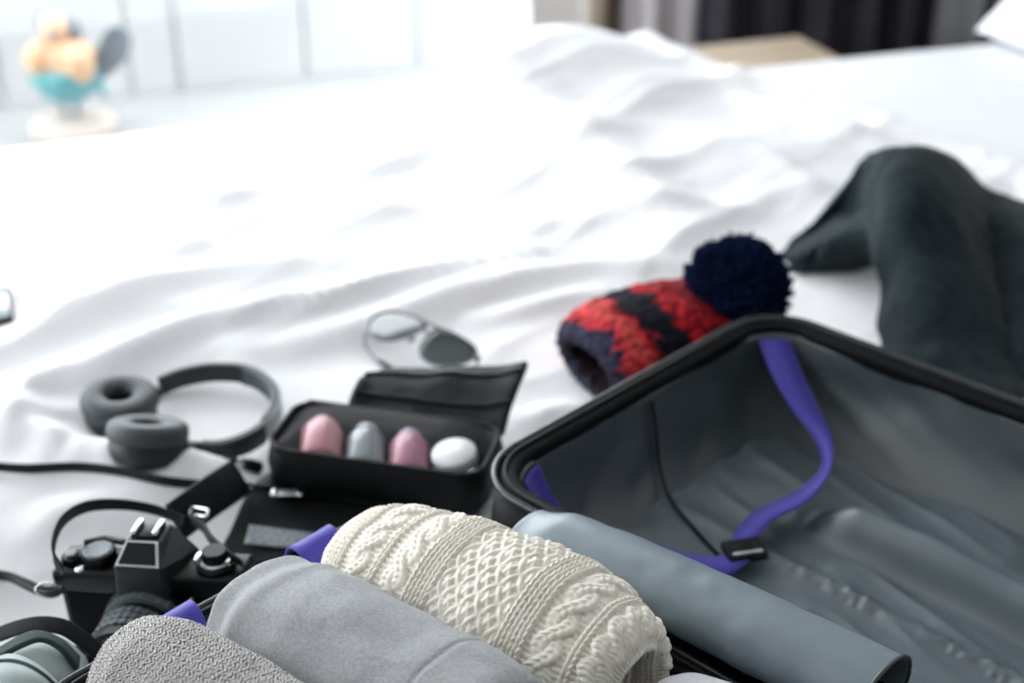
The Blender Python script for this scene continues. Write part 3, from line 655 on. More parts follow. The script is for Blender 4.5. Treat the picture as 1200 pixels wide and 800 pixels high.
# prism housing: trapezoid hump with sloped front
V = [(-0.020, -0.028, 0.066), (0.020, -0.028, 0.066), (0.033, 0.020, 0.066), (-0.033, 0.020, 0.066),
     (-0.0185, -0.025, 0.096), (0.0185, -0.025, 0.096), (0.0135, -0.008, 0.109), (-0.0135, -0.008, 0.109), (0.0135, 0.016, 0.109), (-0.0135, 0.016, 0.109), (0.031, 0.020, 0.084), (-0.031, 0.020, 0.084)]
F = [(0, 1, 5, 4), (4, 5, 6, 7), (7, 6, 8, 9), (9, 8, 10, 11), (11, 10, 2, 3), (1, 2, 10, 5), (5, 10, 8, 6), (0, 4, 11, 3), (4, 7, 9, 11), (0, 3, 2, 1)]
pz = cp('prism_housing', (V, F), mat('lit_worn_enamel', (0.024, 0.027, 0.029), 0.4, c2=(0.014, 0.016, 0.018), nscale=90, spec=0.5), sm=False)  # worn enamel lightened to paint in light reflected off the side face
bmd = pz.modifiers.new('bev', 'BEVEL'); bmd.width = 0.0015; bmd.segments = 2
# name panel (blank, framed)
def quad_panel(n, p, off, m, shrink=0.82):
    P = np.array([V[i] for i in p], float); c = P.mean(0); nn = np.cross(P[1]-P[0], P[3]-P[0]); nn /= np.linalg.norm(nn)
    Q = c+(P-c)*shrink; return solidify(cp(n, (Q+nn*off, [(0, 1, 2, 3)]), m, pz, False), 0.001, 1)
quad_panel('panel_frame', (4, 5, 6, 7), 0.0006, M_silver, 0.93); quad_panel('front_panel', (4, 5, 6, 7), 0.0018, M_black, 0.80)
sh = cp('hot_shoe', box(0.021, 0.019, 0.0025, 0.0006, 2, (0, 0.004, 0.1102)), M_top, pz)
for s in (-1, 1): cp('shoe_rail', box(0.0042, 0.018, 0.0035, 0.001, 2, (s*0.0085, 0.004, 0.1132)), M_chrome, pz)
# dials
def dial(n, x, y, z, r, h, m, par=slr, seg=40, knurl=True):
    a = np.arange(seg*2)*2*PI/(seg*2); rr_ = np.where(np.arange(seg*2) % 2 == 0, r, r-(0.0006 if knurl else 0))
    rings = [(rr_, 0), (rr_, h-0.001), (rr_-0.001, h), (np.full(seg*2, 1e-4), h)]
    V = np.concatenate([np.stack([x+q*np.cos(a), y+q*np.sin(a), np.full(seg*2, z+zz)], 1) for q, zz in rings]); F = gridF(4, seg*2, False, True)
    return cp(n, (V, [tuple(q) for q in F]), m, par)
ZT = 0.0833
sd = dial('shutter_dial', -0.043, 0.0, ZT, 0.0135, 0.009, M_top); 
M_greycap0 = mat('dial_numerals', rgb(190, 194, 196), 0.5); M_dialtop = mat('dial_face', rgb(92, 98, 100), 0.35, 0.4)
dial('dial_face', -0.043, 0.0, ZT+0.009, 0.0115, 0.0008, M_dialtop, sd, 30, False)
for k in range(9):
    a = k*2*PI/9; cp('dial_mark', box(0.0022, 0.0010, 0.0003, 0, 1, (-0.043+0.0088*math.cos(a), 0.0088*math.sin(a), ZT+0.0100)), M_greycap0, sd, False)
dial('shutter_button', -0.063, -0.004, ZT, 0.0085, 0.006, M_top); dial('release_button', -0.063, -0.004, ZT+0.006, 0.005, 0.0025, M_dialtop, None or slr, 20, False)
cp('advance_lever', sweep(np.array([(-0.060, 0.012, ZT+0.006), (-0.045, 0.017, ZT+0.007), (-0.028, 0.014, ZT+0.007)]), rrect(0.006, 0.004, 0.0015)), M_top)
dial('frame_counter', -0.053, -0.014, ZT, 0.004, 0.002, M_chrome, slr, 16, False)
rk = dial('rewind_knob', 0.052, 0.0, ZT, 0.0155, 0.004, M_top); dial('rewind_ring', 0.052, 0.0, ZT+0.004, 0.0125, 0.003, M_silver, rk, 36)
dial('knob', 0.052, 0.0, ZT+0.007, 0.0100, 0.008, M_top, rk, 24)
for s in (-1, 1): cp('crank_arm', box(0.004, 0.011, 0.005, 0.001, 2, (0.052+s*0.0125, -0.003, ZT+0.0085)), M_chrome, rk)
# lens along -y
def lens_part(n, prof, m, par=None, seg=48, knurl=0):
    pr = np.asarray(prof, float); a = np.arange(seg)*2*PI/seg
    R = np.repeat(pr[:, :1]*1.07, seg, 1)
    if knurl: R = R+np.where((np.arange(seg) % 4 < 2)[None], 0, -knurl)*(pr[:, :1] > 0.02)
    V = np.stack([R*np.cos(a), -np.repeat(pr[:, 1:], seg, 1), R*np.sin(a)+0.041], -1).reshape(-1, 3)
    F = [tuple(q) for q in gridF(len(pr), seg, False, True)]
    return cp(n, (V, F), m, par or slr, True, 30)
M_ring = mat('lens_grip', rgb(74, 82, 86), 0.5, c2=rgb(60, 68, 72), nscale=200)
ln = lens_part('lens_mount', [(0.034, 0.018), (0.034, 0.024), (0.032, 0.026), (0.001, 0.026)], M_black)
lens_part('aperture_ring', [(0.0325, 0.026), (0.0325, 0.034), (0.030, 0.035), (0.001, 0.035)], M_greypl, ln, 120, 0.0007)
lens_part('barrel', [(0.0285, 0.034), (0.0285, 0.042), (0.001, 0.042)], M_black, ln)
g_ = lens_part('focus_grip', [(0.0295, 0.041), (0.0312, 0.042), (0.0312, 0.047), (0.0303, 0.0475), (0.0303, 0.0485), (0.0312, 0.049), (0.0312, 0.054), (0.0303, 0.0545), (0.0303, 0.0555), (0.0312, 0.056), (0.0312, 0.061), (0.0295, 0.062), (0.001, 0.062)], M_ring, ln, 128, 0.0009)
lens_part('front_rim', [(0.0295, 0.061), (0.0298, 0.072), (0.028, 0.073), (0.0265, 0.072), (0.024, 0.066), (0.001, 0.066)], M_black, ln)
M_lens = mat('coated_glass', (0.02, 0.025, 0.035), 0.05, coat=1.0)
lens_part('front_glass', [(0.0235, 0.0665), (0.017, 0.0685), (0.009, 0.0698), (0.0005, 0.0702)], M_lens, ln)
for (x, z) in ((0.052, 0.060), (0.056, 0.050)): cp('sync_terminal', atc(ball(0.003, 0.002, 0.003, (0, 0, 0), 8, 12), (x, -0.0185, z)), M_chrome)
cp('self_timer', box(0.003, 0.003, 0.010, 0.001, 2, (0.036, -0.0195, 0.062)), M_silver)
for s in (-1, 1):
    cp('lug', atc(box(0.006, 0.006, 0.008, 0.0015), (s*0.077, -0.003, 0.066)), M_chrome)
# neck strap (hangs on the camera): narrow ribbons and a broad pad
def rib(nm, pts, w_, th, m, par, ups=None, n=60, up=(0, 0, 1)):
    P = cr([q if isinstance(q, np.ndarray) else at(*q) for q in pts], n)
    U = None
    if ups is not None: U = cr(ups, n)
    V, F = sweep(P, rrect(th, w_, th*0.45, 2), up=up, ups=U); return obj(nm, V, F, m, par)
rib('neck_strap', [(74, 672, .072), (62, 645, .085), (72, 612, .085), (100, 594, .075), (140, 591, .062), (180, 597, .055), (215, 610, .05)], 0.010, 0.0018, M_webbing, slr)
pd = rib('strap_pad', [(205, 612, .045), (232, 592, .043), (258, 574, .038), (282, 558, .030)], 0.034, 0.004, M_nylon, slr, up=(-0.55, -0.45, 0.65), n=30)
rib('neck_strap', [onto(-95, 640, .006), onto(-100, 590, .006), onto(-70, 556, .006), onto(-30, 546, .006), onto(30, 549, .006), onto(90, 547, .006), onto(140, 552, .006), onto(190, 563, .007), onto(235, 568, .010), at(262, 572, .036)], 0.010, 0.0018, M_webbing, slr)
rib('neck_strap', [(222, 608, .048), (238, 618, .055), (248, 632, .062), (266, 648, .070), (284, 660, .068)], 0.010, 0.002, M_webbing, slr, up=(0.3, -0.5, 0.8))
rf = frame(at(233, 600, 0.052), (-0.55, -0.45, 0.65), (0.8, -0.5, 0.2))
rg = cr([(x, y, 0) for x, y in rrect(0.022, 0.006, 0.0025, 3)], 48, True)
obj('strap_slide', *rf.vf(tube(rg, 0.0015, 6, closed=True)), M_chrome, slr)
# lower strap at the left lug
for k, (dz, dv) in enumerate(((0.0, 0), (0.002, 6))):
    rib('neck_strap', [(74, 690+dv*0.2, .050), (52, 690+dv, .042), (30, 681+dv, .022), onto(8, 673+dv*0.7, .008), onto(-30, 668+dv*0.5, .004+.002*k), onto(-75, 658, .004+.002*k), onto(-95, 640, .006+.002*k)], 0.006, 0.002, M_webbing, slr)
rf = frame(at(56, 692, 0.046), (0.2, -0.7, 0.6), (1, 0.1, -0.3)); rg = [(0.009*math.cos(a), 0.0055*math.sin(a), 0) for a in np.linspace(0, 2*PI, 25)[:-1]]
obj('split_ring', *rf.vf(tube(rg, 0.001, 6, closed=True)), M_chrome, slr)

# ================================================================== HEADPHONES
hp0 = at(230, 490, 0.0)
hph = thing('headphones', hp0, 'dark grey headphones lying flat on the duvet', 'headphones')
M_pad = mat('dark_grey_leatherette', rgb(66, 72, 76), 0.55, bump=0.15, bscale=900)
M_hp = mat('charcoal_plastic', rgb(34, 38, 40), 0.45)
M_band = mat('light_grey_band', rgb(150, 156, 158), 0.4)
def cup(c, nrm):
    f = frame(c, nrm, (1, 0, 0))
    pr = [(0.001, -0.030), (0.022, -0.030), (0.029, -0.027), (0.033, -0.020), (0.0345, -0.014), (0.0335, -0.011), (0.0345, -0.008), (0.001, -0.008)]
    sh = obj('ear_cup', *f.vf(lathe(pr, 40)), M_hp, hph)
    t = np.linspace(0, 2*PI, 25)[:-1]; nn = 2.6
    cs = np.sign(np.cos(t))*np.abs(np.cos(t))**(2/nn); sn = np.sign(np.sin(t))*np.abs(np.sin(t))**(2/nn)
    pr = np.column_stack([0.0245+0.0125*cs, 0.0005+0.0105*sn]); pr = np.concatenate([pr, pr[:1]])
    obj('ear_cushion', *f.vf(lathe(pr, 44)), M_pad, sh)
    obj('driver_mesh', *f.vf(lathe([(0.014, -0.004), (0.001, -0.003)], 24)), M_black, sh)
    return f
f1 = cup(at(140, 469, 0.030), (0.05, -0.05, 1)); f2 = cup(at(173, 506, 0.042), (0.08, 0.38, 1))
band = [(186, 452, .016), (215, 441, .018), (255, 435, .020), (298, 440, .020), (326, 462, .018), (325, 488, .018), (300, 513, .018), (262, 528, .017), (224, 528, .018)]
P = cr([at(*q) for q in band], 90)
obj('headband', *sweep(P, rrect(0.0022, 0.021, 0.001, 2)), M_band, hph, label='light grey outer band')
cen = at(250, 483, .018)
inn = P+(cen-P)/np.linalg.norm(cen-P, axis=1, keepdims=True)*0.0032
obj('band_liner', *sweep(inn[:32], rrect(0.0035, 0.020, 0.0015, 3)), M_hp, hph)
inn2 = P+(cen-P)/np.linalg.norm(cen-P, axis=1, keepdims=True)*0.005
obj('band_cushion', *sweep(inn2[30:62], rrect(0.007, 0.0205, 0.003, 4)), M_pad, hph)
out2 = P-(cen-P)/np.linalg.norm(cen-P, axis=1, keepdims=True)*0.002
obj('slider', *sweep(out2[64:88], rrect(0.0040, 0.0195, 0.0016, 3)), M_hp, hph)
obj('slider', *sweep(inn[60:86], rrect(0.0035, 0.020, 0.0015, 3)), M_hp, hph)
for q in ((248, 523, .020), (228, 522, .020)): obj('rivet', *frame(at(*q), (-0.1, -1, 0.3), (1, 0, 0)).vf(lathe([(0.0025, -0.004), (0.0025, 0.0005), (0.0015, 0.001), (0.0002, 0.001)], 14)), M_silver, hph)
obj('yoke', *tube(cr([at(178, 455, .012), at(184, 462, .006), at(176, 470, .004)], 12), 0.005), M_hp, hph)
obj('yoke', *tube(cr([at(226, 527, .018), at(220, 522, .018), at(212, 514, .022)], 12), 0.005), M_hp, hph)
# plug with its cable
pl = thing('audio_plug', at(292, 545, 0.0), 'small black audio plug with a metal collar beside the headphones', 'plug')
ax = onto(306, 549, .006)-onto(270, 537, .008); f = frame(onto(270, 537, .008), ax, (0, 0, 1)); Lx = np.linalg.norm(ax)
obj('plug_body', *f.vf(lathe([(0.0005, 0.014), (0.0045, 0.014), (0.0055, 0.018), (0.0062, Lx-0.002), (0.004, Lx), (0.0005, Lx)], 18)), M_black, pl)
obj('collar', *f.vf(lathe([(0.0035, 0.006), (0.0042, 0.008), (0.0042, 0.013), (0.003, 0.0145)], 18)), M_chrome, pl)
obj('tip', *f.vf(lathe([(0.0004, -0.008), (0.0018, -0.006), (0.0018, 0.006), (0.0016, 0.007)], 14)), M_black, pl)

# ================================================================== TOILETRY BAG
tc_ = at(452, 515, 0.045); tc_[2] = BED
bag = thing('toiletry_bag', tc_, 'black nylon toiletry bag unfolded between headphones and suitcase', 'bag')
xv = at(560, 547, 0.045)-at(322, 514, 0.045); Wd = np.linalg.norm(xv)
TF = frame(tc_, (0, 0, 1), xv)
TW, TD = Wd*1.06, 0.088
def tray_ring(w_, d_, r, z): q = rrect(w_, d_, r, 8); return np.column_stack([q, np.full(len(q), z)])
rings = [tray_ring(TW-0.01, TD-0.01, 0.018, 0.002), tray_ring(TW+0.002, TD+0.004, 0.022, 0.012), tray_ring(TW+0.006, TD+0.006, 0.024, 0.030), tray_ring(TW, TD, 0.022, 0.044), tray_ring(TW-0.006, TD-0.006, 0.02, 0.047), tray_ring(TW-0.012, TD-0.012, 0.018, 0.044), tray_ring(TW-0.016, TD-0.016, 0.018, 0.02), tray_ring(TW-0.03, TD-0.03, 0.014, 0.008)]
k = len(rings[0]); V = np.concatenate(rings); F = [tuple(q) for q in gridF(len(rings), k, False, True)]+[tuple((len(rings)-1)*k+i for i in range(k)), tuple(range(k-1, -1, -1))]
V[:, 2] += 0.003*(fbm(V[:, 0]*40, V[:, 1]*40, 4)-0.4)
obj('tray', TF(V), F, M_nylon, bag)
q = tray_ring(TW-0.003, TD-0.003, 0.021, 0.0475); obj('zip', TF(tube(cr(q, 160, True), 0.0022, 6, closed=True)[0]), tube(cr(q, 160, True), 0.0022, 6, closed=True)[1], M_webbing, bag)
# clear film over the tray
def filmmat():
    m = bpy.data.materials.new('clear_vinyl'); m.use_nodes = True; nt = m.node_tree; N = nt.nodes; b = N['Principled BSDF']
    t = N.new('ShaderNodeBsdfTransparent'); mx = N.new('ShaderNodeMixShader'); mx.inputs[0].default_value = 0.07
    b.inputs['Base Color'].default_value = (0.5, 0.5, 0.52, 1); b.inputs['Roughness'].default_value = 0.3
    nt.links.new(t.outputs[0], mx.inputs[1]); nt.links.new(b.outputs[0], mx.inputs[2]); nt.links.new(mx.outputs[0], N['Material Output'].inputs[0]); return m
a = np.linspace(-1, 1, 24); A3, B3 = np.meshgrid(a, a, indexing='ij')
Zf = 0.046+0.0175*(1-A3**6)*(1-np.abs(B3)**3.5)
obj('clear_window', TF(np.stack([A3*(TW/2-0.008), B3*(TD/2-0.006), Zf], -1).reshape(-1, 3)), gridF(24, 24), filmmat(), bag, label='clear vinyl window')
# back flap leaning away
hw = TW/2
flp = loft([[(-hw+0.05, TD/2-0.004, 0.040), (-0.02, TD/2, 0.038), (hw-0.03, TD/2, 0.038), (hw-0.004, TD/2-0.002, 0.040)],
            [(-hw+0.054, TD/2+0.018, 0.050), (-0.02, TD/2+0.022, 0.046), (hw-0.03, TD/2+0.022, 0.050), (hw+0.002, TD/2+0.026, 0.056)],
            [(-hw+0.06, TD/2+0.042, 0.056), (-0.02, TD/2+0.048, 0.056), (hw-0.025, TD/2+0.052, 0.064), (hw+0.012, TD/2+0.054, 0.074)],
            [(-hw+0.066, TD/2+0.064, 0.050), (-0.02, TD/2+0.072, 0.055), (hw-0.02, TD/2+0.076, 0.068), (hw+0.018, TD/2+0.072, 0.080)]], 30, 40)
flp[..., 0] -= 0.018*np.linspace(0, 1, 30)[:, None]; flp[..., 2] -= 0.008*np.linspace(0, 1, 30)[:, None]
flp[..., 2] += 0.006*(fbm(flp[..., 0]*30, flp[..., 1]*40, 8)-0.4)
fl = obj('back_flap', TF(flp.reshape(-1, 3)), gridF(30, 40), M_nylon, bag); solidify(fl, 0.006, 0)
ed = np.concatenate([flp[:, 0], flp[-1, 1:], flp[::-1, -1][1:]]); obj('flap_piping', TF(tube(ed, 0.0032, 8)[0]), tube(ed, 0.0032, 8)[1], M_nylon, fl)
for s, yy in ((0, 0.03), (1, 0.055)):
    sp = np.stack([flp[int(10+12*s), j]+np.array([0, 0, 0.0045]) for j in range(0, 40)]); obj('seam', TF(tube(sp, 0.0014, 6)[0]), tube(sp, 0.0014, 6)[1], M_webbing, fl)
q_ = TF(flp[26, 3]+np.array([0.004, 0, 0.006])); obj('zip_pull', *frame(q_, (0, -0.3, 1), xv).vf(box(0.020, 0.006, 0.003, 0.001)), M_silver, fl)
# front flap lying towards the packed half
P00, P01 = onto(316, 552, .010), onto(556, 586, .010); Q00, Q01 = onto(262, 642, .006), onto(395, 648, .006)
fr = loft([[P00*(1-t)+P01*t+np.array([0, 0, 0.004]) for t in (0, .33, .66, 1)], [(0.6*P00+0.4*Q00)*(1-t)+(0.6*P01+0.4*Q01)*t for t in (0, .33, .66, 1)], [Q00*(1-t)+Q01*t for t in (0, .33, .66, 1)], [(1.25*Q00-0.25*P00)*(1-t)+(1.1*Q01-0.1*P01)*t+np.array([0, 0, -0.006]) for t in (0, .33, .66, 1)]], 40, 40)
fr[..., 2] = BED+duvet_at(fr[..., 0], fr[..., 1])+0.005+0.004*fbm(fr[..., 0]*25, fr[..., 1]*30, 18)
for _ in range(3): fr[1:-1, :, 2] = (fr[:-2, :, 2]+2*fr[1:-1, :, 2]+fr[2:, :, 2])/4; fr[:, 1:-1, 2] = (fr[:, :-2, 2]+2*fr[:, 1:-1, 2]+fr[:, 2:, 2])/4
ffl = obj('front_flap', fr.reshape(-1, 3), gridF(40, 40), M_nylon, bag); solidify(ffl, 0.005, 0)
def on_front(u, v, h=0.0):      # point on the front flap closest to a photo point
    z = 0.018
    for _ in range(6):
        p = at(u, v, z); i = np.argmin((fr[..., 0]-p[0])**2+(fr[..., 1]-p[1])**2); z = fr.reshape(-1, 3)[i][2]-BED+0.003
    p[2] = BED+z+h; return p
zp = np.stack([on_front(x, 570+(x-300)*0.155, 0.001) for x in np.linspace(290, 470, 40)]); obj('zip', *tube(zp, 0.0018, 6), M_webbing, ffl)
a_, b_ = on_front(320, 578, 0.004), on_front(354, 586, 0.004); f = frame((a_+b_)/2, (0, -0.1, 1), b_-a_)
zpull = obj('zip_pull', *f.vf(box(np.linalg.norm(b_-a_), 0.0085, 0.0025, 0.001)), M_silver, ffl)
obj('zip_slider', *f.vf(box(0.007, 0.0105, 0.005, 0.0015, 2, (-np.linalg.norm(b_-a_)/2+0.002, 0, 0))), M_chrome, zpull)
obj('zip_slider', *f.vf(box(0.006, 0.0105, 0.004, 0.0015, 2, (np.linalg.norm(b_-a_)/2-0.002, 0, 0))), M_chrome, zpull)
# pale mesh patch
def meshmat():
    m = mat('silver_mesh', rgb(150, 156, 160), 0.45, 0.3); nt = m.node_tree; N = nt.nodes; L = nt.links; b = N['Principled BSDF']
    tcx = N.new('ShaderNodeTexCoord'); v = N.new('ShaderNodeTexVoronoi'); v.inputs['Scale'].default_value = 620
    r = N.new('ShaderNodeValToRGB'); r.color_ramp.elements[0].color = (*rgb(40, 44, 48), 1); r.color_ramp.elements[1].color = (*rgb(150, 156, 160), 1); r.color_ramp.elements[1].position = 0.8
    L.new(tcx.outputs['Object'], v.inputs['Vector']); L.new(v.outputs['Distance'], r.inputs['Fac']); L.new(r.outputs[0], b.inputs['Base Color']); return m
mp_ = loft([[on_front(293, 621, .002), on_front(330, 623, .002), on_front(366, 626, .002)], [on_front(290, 630, .003), on_front(330, 633, .003), on_front(368, 634, .003)], [on_front(287, 640, .002), on_front(328, 643, .002), on_front(368, 644, .002)]], 14, 24)
solidify(obj('mesh_patch', mp_.reshape(-1, 3), gridF(14, 24), meshmat(), ffl, label='pale silver mesh patch'), 0.001, 0)
# bottles in the tray
def trans(name, c, rough=0.2, tr=0.6): return mat(name, c, rough, trans=tr)
M_pink = trans('pink_plastic', rgb(214, 150, 160), 0.3, 0.25); M_clear = trans('clear_plastic', rgb(190, 200, 204), 0.15, 0.6); M_rose = trans('rose_plastic', rgb(196, 128, 150), 0.3, 0.3)
M_whitecap = mat('white_plastic', rgb(232, 234, 236), 0.35); M_greycap = mat('mauve_cap', rgb(168, 160, 178), 0.35)
def bottle(c, direc, r, L, mb, mc, label, capl=0.016):
    t = thing('travel_bottle', c, label, 'bottle'); f = frame(c, direc, (1, 0, 0))
    bo = obj('bottle_body', *f.vf(lathe([(0.0005, 0), (r*0.9, 0), (r, 0.003), (r, L*0.72), (r*0.9, L*0.8), (r*0.45, L*0.84), (0.0005, L*0.84)], 28)), mb, t)
    obj('cap', *f.vf(lathe([(r*0.3, L*0.83), (r*0.62, L*0.835), (r*0.62, L*0.84+capl), (r*0.52, L*0.84+capl+0.002), (0.0005, L*0.84+capl+0.002)], 28)), mc, t)
def tl_(x, y, z): return TF(np.array([x, y, z]))
dv = TF(np.array([-0.30, 1, 0.14]))-TF(np.zeros(3))
bottle(tl_(-0.053, -0.029, 0.0285), dv, 0.0190, 0.057, M_pink, M_pink, 'pale pink bottle in the toiletry bag tray', 0.008)
bottle(tl_(-0.011, -0.029, 0.0270), dv, 0.0175, 0.057, M_clear, M_greycap, 'clear grey bottle between the two pink bottles', 0.009)
bottle(tl_(0.030, -0.029, 0.0270), dv, 0.0175, 0.057, M_rose, M_greycap, 'rose pink bottle with mauve cap in the toiletry tray', 0.009)
jc = tl_(0.066, 0.002, 0.016); jr = thing('cream_jar', jc, 'round jar with white lid at the end of the toiletry tray', 'jar')
f = frame(jc, TF(np.array([-0.1, -0.12, 1]))-TF(np.zeros(3)), (1, 0, 0))
obj('jar_body', *f.vf(lathe([(0.0005, 0), (0.018, 0), (0.0195, 0.003), (0.0195, 0.016), (0.0005, 0.016)], 32)), M_clear, jr)
obj('lid', *f.vf(lathe([(0.019, 0.016), (0.0205, 0.0165), (0.0205, 0.026), (0.019, 0.028), (0.0005, 0.0285)], 32)), M_whitecap, jr)

# ================================================================== SUNGLASSES
sc_ = at(492, 393, 0.035)
sg = thing('sunglasses', (sc_[0], sc_[1], BED), 'metal framed aviator sunglasses resting behind the toiletry bag', 'sunglasses')
xg = at(549, 414, .035)-at(433, 376, .030); GW = np.linalg.norm(xg); nz = np.array([0.0, -0.125, 1.0])
GF = frame(sc_, nz, xg)
M_smoke = mat('mirrored_lens', (0.012, 0.024, 0.024), 0.05, spec=0.7); M_gun = mat('gunmetal', (0.10, 0.11, 0.12), 0.35, 1.0)
def lens_outline(s, n=40):
    pts = [(0.006, 0.018), (0.025, 0.021), (0.047, 0.018), (0.056, 0.008), (0.053, -0.008), (0.040, -0.022), (0.024, -0.024), (0.012, -0.014), (0.006, 0.002)]
    k_ = (GW/2)/0.058
    return cr([(s*x*k_, y*k_, -(x*k_)**2-0.5*(y*k_)**2) for x, y in pts], n, True)
for s in (-1, 1):
    o_ = lens_outline(s); c_ = o_.mean(0)+np.array([0, 0, 0.0015])
    obj('rim', *GF.vf(tube(o_, 0.0016, 6, closed=True, up=(0, 0, 1))), M_gun, sg)
    cb = o_.mean(0); V = np.concatenate([cb+(o_-cb)*k2 for k2 in (1, .8, .6, .4, .2)]+[cb[None]]); V[:, 2] = -V[:, 0]**2-0.5*V[:, 1]**2; n_ = 40
    F = [tuple(q) for q in gridF(5, n_, False, True)]+[(4*n_+i, 5*n_, 4*n_+(i+1) % n_) for i in range(n_)]
    solidify(obj('lens', GF(V), F, M_smoke, sg), 0.0012, 0)
    e_ = np.array([s*GW/2*0.98, 0.012, -0.008])
    obj('hinge', *GF.vf(box(0.005, 0.004, 0.006, 0.001, 2, e_)), M_gun, sg)
    tp_ = [e_+[0, 0, -0.002], e_+[s*0.003, -0.012, -0.010], e_+[-s*0.004, -0.030, -0.016], e_+[-s*0.03, -0.045, -0.016], e_+[-s*0.06, -0.05, -0.016], e_+[-s*0.078, -0.056, -0.018]]
    pp = cr(tp_, 40); obj('temple', *GF.vf(tube(pp, 0.0012, 6)), M_gun, sg); obj('temple_tip', *GF.vf(tube(pp[26:], 0.0026, 8)), M_black, sg)
    obj('nose_pad', *GF.vf(ball(0.0035, 0.006, 0.002, (s*0.008, -0.004, -0.006), 8, 12)), M_clear, sg)
obj('bridge', *GF.vf(tube(cr([(-0.007, 0.006, 0), (0, 0.008, 0.002), (0.007, 0.006, 0)], 10), 0.0014, 6)), M_gun, sg)
obj('brow_bar', *GF.vf(tube(cr([(-0.022, 0.021, -0.001), (0, 0.022, 0.001), (0.022, 0.021, -0.001)], 14), 0.0013, 6)), M_gun, sg)

# ================================================================== KNITTED HAT
h0, h1 = at(686, 428, 0.032), at(850, 368, 0.046)
hat = thing('bobble_hat', (*(0.5*(h0+h1))[:2], BED), 'red and navy knitted hat with a navy pompom', 'hat')
Tt = h1-h0; HL = np.linalg.norm(Tt); Tt /= HL; Sd = np.cross(Tt, EZ); Sd /= np.linalg.norm(Sd); Uu = np.cross(Sd, Tt)
pf = np.array([(0.25, 0.38, 0.22), (0.14, 0.50, 0.30), (0.05, 0.54, 0.36), (0.015, 0.66, 0.50), (0.03, 0.78, 0.68), (0.13, 0.95, 0.94), (0.3, 1.0, 1.04), (0.55, 1.0, 1.03), (0.78, 0.88, 0.92), (0.93, 0.62, 0.66), (1.0, 0.30, 0.32), (1.01, 0.03, 0.03)])
q = cr(pf, 130); nf = 180; ph = np.arange(nf)*2*PI/nf
Xg, Pg = np.meshgrid(q[:, 0], ph, indexing='ij'); Ra = np.repeat(q[:, 1:2], nf, 1)*0.075; Rz = np.repeat(q[:, 2:3], nf, 1)*0.046
P = h0+(Xg*HL)[..., None]*Tt+(Ra*np.cos(Pg))[..., None]*Sd+(Rz*np.sin(Pg)*(1+0.10*(vn(Xg*5, Pg*1.2, 77)-0.5)))[..., None]*Uu
Nn = normals(P, False, True); sg_ = np.sign(np.sum(Nn[60:]*(P[60:]-P[60:].mean(1, keepdims=True)), -1).mean())
tm = np.repeat((np.cumsum(np.concatenate([[0], np.hypot(np.diff(q[:, 0])*HL, np.diff(q[:, 1])*0.06)]))*1000)[:, None], nf, 1); pm = Pg*60
wv = 3.4*kcol(pm-np.round(pm/9)*9, tm, 9, 8)+3.0*(vn(tm/5, pm/5, 78)-0.5)+2.0*(vn(tm/2.2, pm/2.2, 79)-0.5)
P = P+sg_*Nn*(wv*0.001)[..., None]
